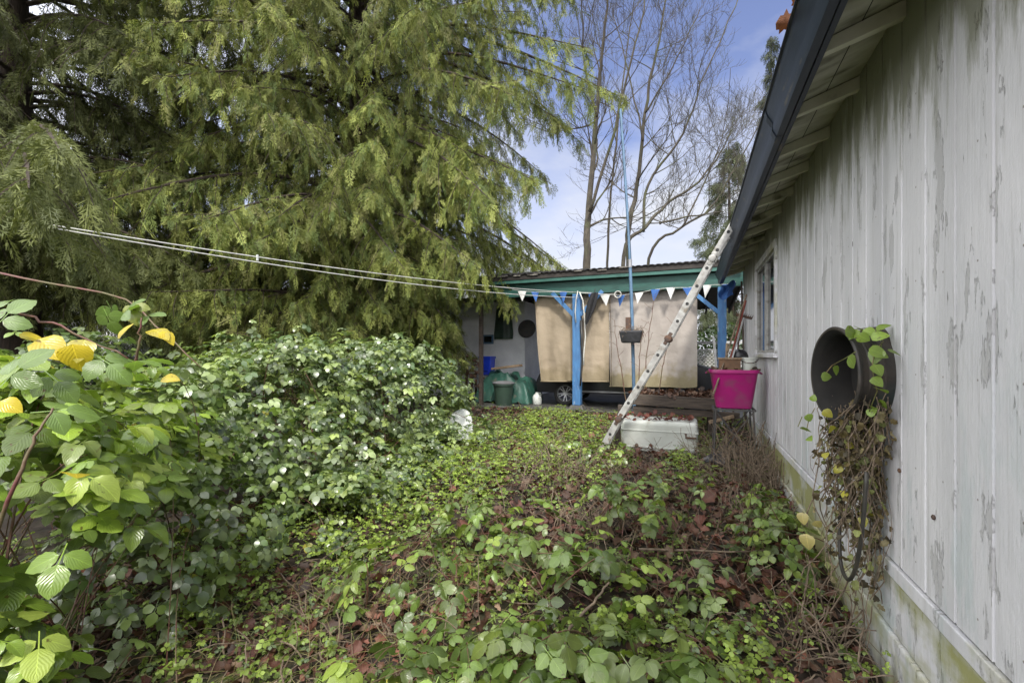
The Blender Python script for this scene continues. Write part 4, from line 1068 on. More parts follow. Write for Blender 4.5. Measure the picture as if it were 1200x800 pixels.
    # side wall panel nearer
make_shed()
def make_fence():
    Y = CY + 5.05; xa = -4.2; xb = 3.2
    t = thing('lattice_fence', ((xa + xb) / 2, Y, SLAB), 'white diagonal lattice fence across the back of the carport', 'fence')
    z0, z1 = SLAB, SLAB + 1.35
    l = MB(); k = xa - (z1 - z0)
    while k < xb:
        for s in (0, 1):
            a = max(k, xa); b = min(k + (z1 - z0), xb)
            if b - a < .05: continue
            za = z0 + (a - k); zb = z0 + (b - k)
            if s: za, zb = z1 - (a - k), z1 - (b - k)
            l.bar((a, Y + .012 * s, za), (b, Y + .012 * s, zb), .008, .035, (0, 0, 1))
        k += .11
    l.build('lattice', M['lattice'], t)
    MB().span((xa, Y - .03, z1 + .002), (xb, Y + .04, z1 + .06)).build('rail', M['lattice'], t)
    MB().span((xa, Y - .02, z1 + .22), (xb, Y + .03, z1 + .30)).build('rail', M['lattice'], t)
    for x in (xa, -1.5, .9, xb): MB().span((x - .05, Y + .045, SLAB - .1), (x + .05, Y + .13, z1 + .4)).build('post', M['dark_wood'], t)
make_fence()
def left_clutter():
    Y = 10.85
    # green tarp over a pile
    a = atY(563, 470, Y); b = atY(620, 470, Y); zt = atY(590, 436, Y).z
    x0, x1 = a.x - .05, b.x + .1; n = 40; c = MB()
    for j in range(n + 1):
        for i in range(n + 1):
            u, v = i / n, j / n; x = x0 + (x1 - x0) * u; y = Y - .3 + 1.2 * v
            e = min(u, 1 - u, v, 1 - v) ; h = (zt - SLAB) * min(1, (e / .16)) ** .6
            h *= .78 + .25 * mnoise.noise((x * 1.7, y * 1.7, 5)) + .12 * (u < .6); h += .06 * mnoise.noise((x * 7, y * 7, 1)) + .13 * abs(mnoise.noise((x * 4, y * 3, 8)))
            c.v.append(Vector((x, y, SLAB + max(.01, h))))
    for j in range(n):
        for i in range(n): q = j * (n + 1) + i; c.f.append([q, q + 1, q + n + 2, q + n + 1])
    o = c.build('tarpaulin', M['green_tarp'], origin=(x0, Y, SLAB), smooth=True); tag(o, 'green tarpaulin draped over a low pile in front of the shed', 'tarpaulin')
    # blue bin on the pile
    p = atY(570, 437, Y + .3); w = .34; zb = p.z - .05; zt2 = atY(570, 418, Y + .3).z
    k = thing('storage_bin', (p.x, Y + .35, zb), 'royal blue plastic bin standing on the tarp pile', 'bin')
    MB().frustum((p.x, Y + .35, zb), (w * .86, .3), (w, .34), zt2 - zb).build('body', M['bin_blue'], k, bevel=.02, seg=3)
    MB().span((p.x - w * .53, Y + .16, zt2 - .04), (p.x + w * .53, Y + .54, zt2 + .015)).build('rim', M['bin_blue'], k, bevel=.01)
    MB().span((p.x - w * .3, Y + .15, zb + .12), (p.x + w * .3, Y + .185, zb + .14)).build('handle', M['bin_blue'], k, bevel=.006)
    # boards on pile
    q0 = atY(578, 432, Y + .1); q1 = atY(610, 428, Y + .1)
    o = MB().bar(q0, q1, .3, .06).build('plank', M['timber'], origin=q0, bevel=.01); tag(o, 'brown board lying on top of the green tarpaulin', 'plank')
    # dark junk
    j = MB()
    for i in range(22):
        p = atY(random.uniform(545, 562), random.uniform(418, 455), Y - .1); j.bar(p, p + Vector((random.gauss(0, .16), random.gauss(0, .1), random.gauss(0, .1))), .05, .04)
    for i in range(8):
        p = atY(random.uniform(545, 560), 470, Y - .1); j.bar((p.x, p.y, SLAB), p + Vector((0, 0, random.uniform(.5, .9))), .05, .04)
    o = j.build('junk_pile', M['rust'], origin=atY(553, 470, Y)); tag(o, 'dark heap of scrap wood and metal beside the blue bin', 'junk')
    # green pot in front
    p = atY(590, 470, 10.3); r = .27; zt3 = atY(590, 450, 10.3).z
    k = thing('plant_pot', (p.x, 10.3, SLAB), 'large dull green plastic pot on the slab before the tarpaulin', 'pot')
    H = zt3 - SLAB + .02
    MB().lathe([(0, 0), (r * .72, 0), (r * .8, H * .5), (r * .9, H - .05), (r, H - .048), (r, H), (r * .9, H), (r * .7, H * .4), (0, H * .4)], 36, Matrix.Translation((p.x, 10.3, SLAB))).build('body', M['green_pot'], k, smooth='auto')
    MB().lathe([(r * 1.03, H - .002), (r * 1.06, H + .02), (r * .5, H + .06), (0, H + .065)], 36, Matrix.Translation((p.x, 10.3, SLAB))).build('lid', M['chrome'], k, smooth='auto')
    # white jug
    p = atY(629.5, 465, 10.75); k = thing('white_jug', (p.x, 10.75, SLAB), 'small white plastic jug on the slab beside the car wheel', 'jug')
    H = .30; MB().lathe([(0, 0), (.10, 0), (.115, .02), (.115, H * .6), (.1, H * .75), (.045, H * .9), (.045, H), (0, H)], 24, Matrix.Translation((p.x, 10.75, SLAB))).build('body', M['white_plastic'], k, smooth='auto')
    MB().tube([(p.x + .08, 10.7, SLAB + H * .72), (p.x + .13, 10.7, SLAB + H * .85), (p.x + .09, 10.7, SLAB + H * .97), (p.x + .03, 10.72, SLAB + H * .94)], .014, 7).build('handle', M['white_plastic'], k, smooth=True)
    # hanging dark coats
    p = atY(588, 372, 11.75); c = MB(); n = 12
    for jx in range(n + 1):
        for i in range(n + 1):
            u, v = i / n, jx / n; w = .22 + .1 * v - .2 * max(0, v - .85); c.v.append(Vector((p.x + (u - .5) * 2 * w, 11.9 - .10 * math.sin(u * math.pi) - .03 * math.sin(u * 14), p.z + .35 - .95 * v)))
    for jx in range(n):
        for i in range(n): q = jx * (n + 1) + i; c.f.append([q, q + 1, q + n + 2, q + n + 1])
    o = c.build('hanging_coat', M['green_pot'], origin=(p.x, 11.8, p.z - .6), smooth=True); tag(o, 'dark green coat hanging on the white shed wall', 'coat')
    p = atY(617, 385, 11.8)
    hb = MB(); hb.lathe([(0, .03), (.22, .02), (.26, -.02), (.2, -.06), (0, -.06)], 24, Matrix.Translation((p.x, 11.8, p.z)) @ Matrix.Rotation(R(80), 4, 'X'))
    o = hb.build('round_pan', M['black_metal'], origin=p, smooth='auto'); tag(o, 'round black pan hanging beside the tan tarp edge', 'pan')
    # white chair back in the brambles
    p = atT(549, 486, 7.1); gz = ground(p.x, p.y)
    k = thing('plastic_chair', (p.x, p.y, gz), 'white plastic chair back poking out beside the bramble thicket', 'chair')
    c = MB(); n = 10
    for jx in range(n + 1):
        for i in range(n + 1):
            u, v = i / n - .5, jx / n; w = .40 * (1 - .35 * max(0, v - .6) ** 2 * 4)
            c.v.append(Vector((p.x - .12 - .10 * v + u * w * .75, p.y + .06 * math.cos(u * 3) + .16 * v + u * w * .5, gz + .03 + .47 * v * (1 - .12 * (2 * u) ** 2))))
    for jx in range(n):
        for i in range(n): q = jx * (n + 1) + i; c.f.append([q, q + 1, q + n + 2, q + n + 1])
    bk = c.build('backrest', M['white_plastic'], k, smooth=True); so = bk.modifiers.new('s', 'SOLIDIFY'); so.thickness = .02
    st = MB(); st.box((p.x - .1, p.y - .2, gz + .12), (.42, .42, .03), Matrix.Rotation(R(33), 3, 'Z')); st.build('seat', M['white_plastic'], k, bevel=.01)
left_clutter()

# ------------------------------------------------------------------ brambles
GREENS = .9 * np.array([(.13, .19, .05), (.10, .155, .045), (.17, .24, .06), (.15, .19, .09), (.20, .27, .075), (.12, .16, .075)])
def bush(name, label, ells, N, size, tpls, mat, cane_n, greens=GREENS, yellow=0.02, cl=.0, clf=1.6, upb=.8, smooth=True, inner=.55, extra=None, bright=1., mind=.62, rough=0.):
    base = Vector((ells[0][0][0], ells[0][0][1], ground(ells[0][0][0], ells[0][0][1])))
    t = thing(name, base, label, 'bramble', 'brambles in the yard')
    vol = np.array([e[1][0] * e[1][1] + e[1][0] * e[1][2] for e in ells]); pr = vol / vol.sum()
    P = []; O = []
    tries = 0
    while len(P) < N and tries < N * 12:
        tries += 1
        k = RNG.choice(len(ells), p=pr); c, r = ells[k]
        v = RNG.normal(0, 1, 3); v /= np.linalg.norm(v)
        if v[2] < -.35: continue
        rho = 1 - (1 - inner) * RNG.random() ** 1.8
        lump = 1 + (.22 + rough) * mnoise.noise((v[0] * 2.2 + c[0], v[1] * 2.2 + c[1], v[2] * 2.2)) + (.12 + rough * .6) * mnoise.noise((v[0] * 6, v[1] * 6, v[2] * 6 + c[2]))
        p = np.array(c) + v * np.array(r) * rho * lump
        if any(i != k and (((p - np.array(cc)) / np.array(rr2)) ** 2).sum() < .45 for i, (cc, rr2) in enumerate(ells)): continue
        if p[2] < ground(p[0], p[1]) + .03 or p[0] > WX - .05: continue
        if np.linalg.norm(p - np.array((0, 0, CZ))) < mind: continue
        if mnoise.noise((p[0] * clf, p[1] * clf, p[2] * clf)) < cl - .25 * rho: continue
        P.append(p); O.append(v / np.array(r))
    if extra is not None:
        for p in extra: P.append(np.array(p)); O.append(np.array((0.2, -.4, .6)))
    P = np.array(P); O = nrm(np.array(O)); N = len(P)
    nn = nrm(O * .45 + np.array((0, 0, upb)) + RNG.normal(0, .33, (N, 3)))
    d = O * (1, 1, .2) + RNG.normal(0, .6, (N, 3)); d -= nn * (d * nn).sum(1, keepdims=True); d = nrm(d) + (0, 0, -.18)
    col = greens[RNG.integers(0, len(greens), N)] * RNG.uniform(.5, 1.4, (N, 1)) * bright
    y = RNG.random(N) < yellow; col[y] = np.array((.40, .36, .06)) * RNG.uniform(.6, 1.1, (y.sum(), 1))
    c = Cloud(); idx = RNG.integers(0, len(tpls), N)
    for k in range(len(tpls)):
        s = idx == k; c.add(tpls[k], frames(d[s], nn[s], RNG.uniform(size[0], size[1], s.sum())), P[s], col[s])
    c.build('foliage', M[mat], t, smooth=smooth)
    m = MB()
    for i in range(cane_n):
        q = P[RNG.integers(0, N)]; k = RNG.choice(len(ells), p=pr); cc = ells[k][0]
        s = Vector((cc[0] + random.gauss(0, .25), cc[1] + random.gauss(0, .25), 0)); s.z = ground(s.x, s.y) - .03
        e = Vector(q); mid = s.lerp(e, .55) + Vector((random.gauss(0, .1), random.gauss(0, .1), (e.z - s.z) * .4 + .05)); pts = []
        for j in range(9): f = j / 8; pts.append(s * (1 - f) ** 2 + mid * 2 * f * (1 - f) + e * f * f)
        if min((p - CAM).length for p in pts) < .5: continue
        r0 = random.uniform(.003, .0065); m.tube(pts, [r0 * (1 - .6 * j / 8) for j in range(9)], 5, False)
    if m.f: m.build('cane', M['cane'], t)
    return t
G_NEAR = np.array((1.12, 1.08, .72)) * np.array([(.15, .23, .05), (.12, .19, .045), (.19, .28, .06), (.15, .20, .085), (.09, .14, .045), (.23, .30, .085)])
# near bush at left
bush('bramble_bush', 'nearest bramble bush, tall with the largest pale leaves', [((-2.55, 1.0, 1.08), (.52, .42, .50)), ((-3.2, 1.4, 1.0), (.60, .6, .62)), ((-2.45, .68, .25), (.45, .36, .55)), ((-3.0, .85, .95), (.7, .5, .72)), ((-3.6, 2.0, .7), (.6, .5, .62))],
     1050, (.055, .118), BR_NEAR, 'bramble', 44, G_NEAR, .003, -.2, 2.2, 1.7, inner=.4, mind=1.0)
# its long canes with leaves
def near_canes():
    t = thing('bramble_cane', (-1.9, 1.0, 0), 'long dark red bramble cane with big yellow leaves rising above the nearest bush', 'bramble')
    for pts in ([(-30, 690, 1.15), (20, 560, 1.15), (42, 510, 1.18), (62, 478, 1.22)], [(-40, 345, 1.5), (20, 366, 1.5), (70, 382, 1.5), (150, 420, 1.55)], [(160, 430, 1.7), (163, 400, 1.7), (166, 372, 1.7)], [(0, 320, 2.2), (150, 350, 2.1), (235, 430, 2.0)]):
        p = [atT(*q) for q in pts]; q = []
        for i in range(len(p) - 1):
            for k in range(5): q.append(p[i].lerp(p[i + 1], k / 5) + Vector((random.gauss(0, .003),) * 3))
        q.append(p[-1]); MB().tube(q, [.0055 - .003 * i / len(q) for i in range(len(q))], 7, True).build('cane', M['cane'], t, smooth=True)
    th = MB()
    lv = [(45, 397, 1.45, 1, .085), (85, 403, 1.45, 1, .085), (22, 392, 1.5, 1, .06), (100, 398, 1.5, .6, .07), (138, 397, 1.6, .9, .06), (178, 386, 1.7, .8, .07), (190, 388, 1.7, 1, .055), (0, 470, 1.3, 1, .05), (85, 555, 1.4, .9, .07), (190, 443, 1.8, .9, .055), (0, 375, 1.4, 0, .09), (20, 350, 1.5, 0, .08), (125, 370, 1.7, 0, .07), (145, 366, 1.7, 0, .08), (170, 370, 1.75, 0, .07), (130, 360, 1.75, 0, .07), (155, 358, 1.75, .2, .07), (120, 420, 1.5, 0, .10), (160, 422, 1.5, 0, .10), (60, 440, 1.4, 0, .09), (60, 480, 1.3, 0, .10), (10, 440, 1.3, 0, .10)]
    N = len(lv); P = np.array([atT(a, b, c) for a, b, c, y, s in lv]); yv = np.array([[y] for *_, y, s in lv])
    col = np.array((.13, .20, .05)) * (1 - yv) + np.array((.56, .44, .04)) * yv; col *= RNG.uniform(.85, 1.15, (N, 1))
    nn = RNG.normal(0, .25, (N, 3)) + (.3, -.35, .85); d = RNG.normal(0, .5, (N, 3)) + (.5, .3, -.15)
    sz_ = np.array([s for *_, s in lv]); big = yv[:, 0] > .5; c = Cloud(); c.add(BR_NEAR[0], frames(d, nn, sz_ * .9)[~big], P[~big], col[~big]); c.add(HEART, frames(d, nn, sz_ * 1.15)[big], P[big], col[big]); c.build('foliage', M['bramble'], t, smooth=True)
near_canes()
# mid bushes between
bush('bramble_bush', 'mid sized bramble bush between the nearest bush and the darker cedar', [((-4.0, 2.3, .8), (.8, .6, .78)), ((-4.6, 2.0, .9), (.9, .7, .8)), ((-3.9, 3.0, .5), (.7, .6, .62)), ((-5.6, 2.4, 1.0), (1.2, 1.0, .8)), ((-3.25, 2.2, .35), (.6, .5, .5)), ((-3.2, 1.7, .2), (.6, .5, .5))], 2100, (.055, .085), BR_MID, 'bramble_far', 30, GREENS * 1.0, .006, -.1, 1.8, .75)
bush('bramble_thicket', 'broad rounded bramble thicket growing below the cedar', [((-4.5, 3.9, .8), (1.0, .9, .92)), ((-4.35, 5.0, .75), (1.05, 1.0, 1.02)), ((-4.15, 5.9, .72), (.95, .95, 1.02)), ((-3.95, 6.55, .55), (.62, .7, .92)), ((-5.4, 4.6, 1.0), (1.1, 1.1, .9)), ((-5.2, 6.2, .9), (1.2, 1.2, .95)), ((-3.75, 3.6, .45), (.7, .6, .65)), ((-4.2, 5.5, 1.5), (.5, .5, .4)), ((-4.6, 4.4, 1.45), (.5, .45, .4)), ((-4.9, 3.3, .8), (.9, .7, .8)), ((-3.35, 4.5, .15), (.65, .8, .42)), ((-3.3, 5.6, .2), (.6, .7, .45)), ((-3.2, 6.4, .25), (.45, .5, .4)), ((-3.1, 3.3, .15), (.6, .5, .4))], 8600, (.036, .092), BR_MID, 'bramble_far', 130, np.array(1.12) * np.array([(.16, .21, .075), (.20, .255, .095), (.10, .145, .05), (.235, .295, .085), (.17, .215, .11), (.07, .11, .04)]), .006, -.02, 1.9, .55, inner=.5, rough=.22)
# foreground clumps
FG = np.array((1.02, 1.0, .75)) * np.array([(.13, .20, .06), (.16, .24, .07), (.17, .225, .105), (.10, .155, .05), (.20, .27, .07)])
for lab, els, n, sz in (
    ('nearest large leaved bramble clump with blue green leaves, around the stout branch', [((-.62, 1.95, .12), (.42, .32, .32)), ((-1.0, 2.05, .05), (.35, .3, .25))], 90, (.065, .105)),
    ('low bramble clump between the nearest blue green clump and the house wall', [((-.12, 2.1, .08), (.38, .32, .30))], 75, (.07, .11)),
    ('wide bramble clump of mid green leaves before the dry brush', [((-1.15, 3.05, .22), (.55, .45, .30)), ((-.55, 2.75, .25), (.4, .35, .25))], 120, (.06, .095)),
    ('small bramble clump on the mound of brown leaves', [((-.45, 3.6, .42), (.4, .3, .25))], 60, (.055, .09)),
    ('sparse bramble clump on the strawy bare ground by the bushes', [((-1.75, 2.5, .15), (.5, .4, .28)), ((-1.9, 3.4, .2), (.5, .4, .25))], 90, (.055, .09)),
    ('dark leaved bramble clump against the foot of the house wall', [((.55, 3.7, .22), (.28, .45, .32)), ((.62, 4.5, .22), (.2, .4, .25))], 130, (.05, .085)),
    ('bramble clump beside the foot of the ladder', [((-1.5, 6.0, .3), (.45, .4, .3)), ((-.95, 5.7, .3), (.35, .3, .22))], 120, (.045, .075)),
    ('thin bramble clump low in the middle of the leaf litter', [((.1, 3.0, .1), (.35, .35, .22)), ((-.2, 4.7, .25), (.5, .5, .2))], 90, (.05, .08)),
    ('bramble clump spreading under the front bramble bush', [((-1.15, 1.55, .1), (.4, .3, .3))], 70, (.065, .10)),
):
    bush('bramble_clump', lab, els, int(n * 1.0), sz, BR_NEAR if els[0][0][1] < 4 else BR_MID, 'bramble' if els[0][0][1] < 4 else 'bramble_far', 10 + n // 10, FG * (.75 if 'dark' in lab else 1), .006, -.3, 2, .9, inner=.3)

# ------------------------------------------------------------------ ground layers
def cover_density(x, y):
    n = mnoise.noise((x * .9, y * .9, 7)) * .6 + mnoise.noise((x * 2.6, y * 2.6, 2)) * .8 + mnoise.noise((x * 6, y * 6, 5)) * .35
    d = .05 + n
    d += .75 * math.exp(-((x + 2.6) ** 2 / 2.0 + (y - 5.0) ** 2 / 6.0))
    d += .55 * math.exp(-((x + 1.9) ** 2 / .9 + (y - 7.9) ** 2 / 1.2))
    d += .30 * math.exp(-((x - .1) ** 2 / .5 + (y - 2.5) ** 2 / .8))
    d += .30 * math.exp(-((x + .0) ** 2 / .8 + (y - 5.6) ** 2 / 1.5)) + .40 * math.exp(-((x - .2) ** 2 / .5 + (y - 2.3) ** 2 / 1.4)) + .35 * math.exp(-((x + .9) ** 2 / .5 + (y - 2.2) ** 2 / .6)) + .10
    d -= .45 * math.exp(-((x + .2) ** 2 / .5 + (y - 4.2) ** 2 / 1.6)) + .25 * math.exp(-((x - .2) ** 2 / .25 + (y - 3.1) ** 2 / .3)) + .3 * math.exp(-((x + 1.5) ** 2 / .5 + (y - 3.6) ** 2 / .5))
    d -= .42 * math.exp(-((x + 1.8) ** 2 / .6 + (y - 2.2) ** 2 / .7))
    d += .40 * math.exp(-((x + 3.0) ** 2 / .8 + (y - 3.7) ** 2 / 1.0)) + .03
    return d
def make_cover():
    P = []; B = []
    while len(P) < 25000:
        x = random.uniform(-5.6, .85); y = random.uniform(.5, 9.9)
        dd = cover_density(x, y) + (.22 if x < -1.9 and y < 2.8 else 0)
        if random.random() > (dd - .08) * 1.25: continue
        z = ground(x, y); lift = random.random() ** 1.5 * (.06 + .24 * max(0, dd - .2)); P.append((x, y, z + .02 + lift)); B.append(min(1, max(0, dd)))
    P = np.array(P); B = np.array(B)[:, None]; N = len(P)
    a = np.array((.13, .185, .05)); b = np.array((.27, .36, .065))
    col = (a * (1 - B) + b * B) * RNG.uniform(.42, 1.3, (N, 1)); pale = RNG.random(N) < .12; col[pale] = np.array((.15, .20, .10)) * RNG.uniform(.8, 1.2, (pale.sum(), 1))
    nn = RNG.normal(0, .35, (N, 3)) + (0, -.08, 1); d = RNG.normal(0, 1, (N, 3)); d[:, 2] *= .25
    c = Cloud(); idx = RNG.integers(0, 2, N); sz = RNG.uniform(.015, .036, N) * np.array([1 + .55 * mnoise.noise((p[0] * 2.2, p[1] * 2.2, 12)) for p in P])
    for k in range(2):
        s = idx == k; c.add(COVER[k], frames(d[s], nn[s], sz[s]), P[s], col[s])
    o = c.build('ground_cover', M['cover'], origin=(-2, 5, 0), smooth=True); tag(o, 'low yellow green creeping weeds carpeting the yard', 'weeds', kind='stuff')
make_cover()
def make_litter():
    P = []
    while len(P) < 11000:
        x = random.uniform(-4.5, .86); y = random.uniform(.4, 9.6)
        w = .35 + .5 * (x < -1.0) * (y < 2.6) + .6 * (x > -1.6) * (y < 6.6) + .3 * mnoise.noise((x * 1.3, y * 1.3, 4))
        if random.random() > w: continue
        P.append((x, y, ground(x, y) + random.uniform(.004, .05)))
    P = np.array(P); N = len(P); cols = np.array(BRN + [(.15, .062, .044), (.10, .045, .033), (.17, .075, .05)])
    # patches share a tone
    tone = np.array([.75 + .8 * max(0, mnoise.noise((p[0] * 1.1, p[1] * 1.1, 9)) + .3) for p in P])[:, None]
    col = cols[RNG.integers(0, len(cols), N)] * RNG.uniform(.55, 1.25, (N, 1)) * tone
    d = RNG.normal(0, 1, (N, 3)); d[:, 2] *= .35; nn = RNG.normal(0, .45, (N, 3)) + (0, 0, 1); idx = RNG.integers(0, 5, N); c = Cloud(); sz = RNG.uniform(.03, .10, N); sz[::14] *= 1.6
    for k in range(5):
        s = idx == k; c.add(DEAD[k], frames(d[s], nn[s], sz[s]), P[s], col[s])
    o = c.build('leaf_litter', M['dead'], origin=(-1, 4, 0), smooth=True); tag(o, 'red brown dead leaves littering the open ground', 'leaves', kind='stuff')
make_litter()
def make_stems():
    m = MB()
    for i in range(1500):
        x = random.uniform(-3.8, .82); y = random.uniform(1.2, 8.6); z = ground(x, y)
        L = random.uniform(.15, .6); n = 6
        pts = rand_walk((x, y, z + .02), n, L / n, (random.gauss(0, 1), random.gauss(0, 1), random.uniform(.1, .9)), .22, .16)
        for p in pts: p.z = max(p.z, ground(p.x, p.y) + .008); p.x = min(p.x, .87)
        m.tube(pts, random.uniform(.0012, .0032), 4, False)
    for (cx, cy, n, s, h) in ((-1.55, 5.5, 120, .22, .45), (-1.0, 5.2, 90, .25, .35), (-1.3, 4.8, 70, .3, .3), (-.6, 3.9, 130, .25, .22), (-.2, 5.4, 60, .3, .25), (.6, 5.7, 220, .2, .42), (.45, 4.6, 80, .22, .25), (.62, 2.9, 90, .14, .35), (-1.8, 2.2, 200, .45, .2), (-.9, 3.4, 80, .3, .2), (.55, 6.3, 240, .24, .6)):
        for k in range(n):
            x = cx + random.gauss(0, s); y = cy + random.gauss(0, s); x = min(x, .84); z = ground(x, y)
            L = h * random.uniform(.5, 1.2); pts = rand_walk((x, y, z), 6, L / 6, (random.gauss(0, .35), random.gauss(0, .35), 1), .2, .10)
            for p in pts: p.x = min(p.x, .87)
            m.tube(pts, random.uniform(.0016, .0045), 4, False)
    o = m.build('dead_stems', M['stem'], origin=(-1, 4, 0)); tag(o, 'dry brown stems and twigs tangled over the yard', 'stems', kind='stuff')
    g = MB()
    for i in range(900):
        x = random.uniform(-3.2, .7) if i % 2 else random.gauss(-1.8, .5); y = random.uniform(1.2, 6.5) if i % 2 else random.gauss(1.9, .6); z = ground(x, y)
        L = random.uniform(.2, .5); pts = rand_walk((x, y, z), 7, L / 7, (random.gauss(0, .8), random.gauss(0, .8), .8), .12, .18)
        for p in pts: p.z = max(p.z, ground(p.x, p.y) + .01); p.x = min(p.x, .87)
        g.tube(pts, [.002, .002, .0018, .0016, .0014, .0012, .001, .0006], 3, False)
    o = g.build('grass', M['green_stem'], origin=(-1, 3, 0)); tag(o, 'thin straggling yellow green grass stems in the litter', 'grass', kind='stuff')
make_stems()
def stick(label, pts, r):
    p = [Vector(q) for q in pts]
    for q in p: q.z += ground(q.x, q.y)
    q = []
    for i in range(len(p) - 1):
        for k in range(4): q.append(p[i].lerp(p[i + 1], k / 4) + Vector((random.gauss(0, .006), random.gauss(0, .006), random.gauss(0, .004))))
    q.append(p[-1])
    o = MB().tube(q, [r * (1 - .6 * i / len(q)) for i in range(len(q))], 7).build('fallen_branch', M['stem'], origin=p[0], smooth=True); tag(o, label, 'branch')
stick('long thin fallen branch pointing at the house wall', [(-.35, 3.35, .10), (.1, 3.5, .14), (.6, 3.75, .12)], .010)
stick('forked bare branch lying among the central brambles', [(-.72, 2.15, .05), (-.6, 2.35, .22), (-.5, 2.45, .30), (-.42, 2.5, .38)], .012)
stick('short stout branch standing up in the nearest bramble clump', [(-.70, 2.2, .0), (-.68, 2.22, .18), (-.69, 2.2, .33)], .011)

# ------------------------------------------------------------------ conifers
def conifer(name, label, base, H, rad, h0, nb, nsec, nsp, size, cols, seed, front=None, up=.28, droop=.62, tr=.28, tipup=.0, prof=None, hang=1.0, cull=.45, fpow=1.15, low=None, weep=1.0, reach=None):
    g = random.Random(seed); rg = np.random.default_rng(seed)
    t = thing(name, base, label, 'tree')
    base = Vector(base); tm = MB()
    hs = np.linspace(0, H, 14); lean = Vector((g.gauss(0, .01), g.gauss(0, .01), 0))
    tm.tube([base + Vector((0, 0, h)) + lean * h for h in hs], [tr * (1 - .93 * h / H) * (1.35 if h == 0 else 1) for h in hs], 12)
    tm.build('trunk', M['bark'], t, smooth=True)
    lm = MB(); SP = []; SD = []; SC = []; SS = []
    az = g.random() * 6
    for i in range(nb + len(reach or [])):
        f = min(.999, (i + g.random()) / nb); f = f ** fpow; h = h0 + (H - h0) * f; az += 2.39996 + g.gauss(0, .35)
        L = rad * (prof(f) if prof else (1 - f) ** .75 + .04) * g.uniform(.72, 1.12)
        dirh = Vector((math.cos(az), math.sin(az), 0))
        side = Vector((-dirh.y, dirh.x, 0)); L *= 1.16 if low is not None and dirh.dot(RT) > .55 and 4.6 < h < 10 else 1; tocam = (CAM - base); tocam.z = 0; facing = dirh.dot(tocam.normalized())
        keep = 1 if facing > -.15 else cull
        pts = []; curl = g.gauss(0, .12)
        u1 = up * g.uniform(.6, 1.3); d1 = droop * g.uniform(.75, 1.25)
        for k in range(11):
            s = k / 10; pts.append(base + Vector((0, 0, h)) + dirh * (L * s) + side * (curl * L * s * s) + Vector((0, 0, L * (u1 * s - d1 * s ** 2 + tipup * s ** 4))))
        if i >= nb:
            tip = Vector(reach[i - nb]); st_ = base + Vector((0, 0, tip.z + 1.6)); L = (tip - st_).length; dirh = (tip - st_); dirh.z = 0; dirh.normalize(); side = Vector((-dirh.y, dirh.x, 0)); keep = 1
            pts = [st_.lerp(tip, k / 10) + Vector((0, 0, .5 * math.sin(math.pi * k / 10))) for k in range(11)]
        elif low is not None and h < low[0]:
            k_ = low[1] if dirh.dot(RT) > -.2 else .95
            pts = [pts[0] + (p_ - pts[0]) * k_ + Vector((0, 0, .25 * s_ / 10)) for s_, p_ in enumerate(pts)]; L *= k_
        r0 = .012 + .010 * L
        lm.tube(pts, [r0 * (1 - .93 * k / 10) for k in range(11)], 5, False)
        for w in range(int(L * 20)):
            if g.random() > keep: continue
            ff = 10 * (.30 + .70 * g.random() ** .6); kk = min(9, int(ff)); pp = pts[kk].lerp(pts[kk + 1], ff - kk)
            SP.append(pp + Vector((g.gauss(0, .04), g.gauss(0, .04), g.gauss(0, .03)))); SD.append(dirh * g.uniform(.1, .6) + Vector((g.gauss(0, .4), g.gauss(0, .4), -hang * g.uniform(.4, 1.2)))); SC.append(1.0 * g.uniform(.75, 1.2)); SS.append(g.uniform(*size))
        shade = g.uniform(.55, 1.25)
        for q in range(nsec):
            s = .16 + .84 * (q + g.random()) / nsec; k = min(9, int(s * 10)); p = pts[k].lerp(pts[k + 1], s * 10 - k)
            sg = 1 if q % 2 else -1; tdir = (pts[k + 1] - pts[k]).normalized()
            ln = (.55 * L * (1 - s) ** .8 + .32) * g.uniform(.6, 1.1); ln = min(ln, 1.6)
            sd = (tdir * .55 + side * sg * .7 + Vector((0, 0, -.30 * weep))).normalized()
            m_ = 5; sp = [p]; dcur = sd.copy()
            for w in range(m_):
                dcur = (dcur + Vector((g.gauss(0, .1), g.gauss(0, .1), -.20 * weep))).normalized(); sp.append(sp[-1] + dcur * ln / m_)
            if ln > .35: lm.tube(sp, [.006 * (1 - .7 * w / m_) + .002 for w in range(m_ + 1)], 3, False)
            cnt = int(nsp * (.5 + ln)); 
            for w in range(cnt):
                if g.random() > keep: continue
                ff = (w + g.random()) / cnt * m_; kk = min(m_ - 1, int(ff)); pp = sp[kk].lerp(sp[kk + 1], ff - kk)
                dd = dcur * g.uniform(.1, .7) + Vector((g.gauss(0, .38), g.gauss(0, .38), -hang * g.uniform(.5, 1.3)))
                SP.append(pp + Vector((g.gauss(0, .03), g.gauss(0, .03), g.gauss(0, .03)))); SD.append(dd); SC.append(shade * g.uniform(.8, 1.2)); SS.append(g.uniform(*size))
    lm.build('branches', M['bark'], t)
    N = len(SP); P = np.array(SP); D = nrm(np.array(SD)); nn = rg.normal(0, 1, (N, 3)) + np.array((CAM - base).normalized()) * .7
    cols = np.array(cols); col = cols[rg.integers(0, len(cols), N)] * np.array(SC)[:, None]
    c = Cloud(); idx = rg.integers(0, 3, N); SS = np.array(SS)
    for k in range(3):
        s = idx == k; c.add(SPRAYS[k], frames(D[s], nn[s], SS[s]), P[s], col[s])
    c.build('crown', M['cedar'], t)
    print(label, N)
    return t
CED = np.array((1.05, 1.13, .98)) * np.array([(.175, .19, .055), (.14, .165, .048), (.215, .225, .065), (.11, .14, .048), (.20, .19, .075), (.25, .26, .08)])
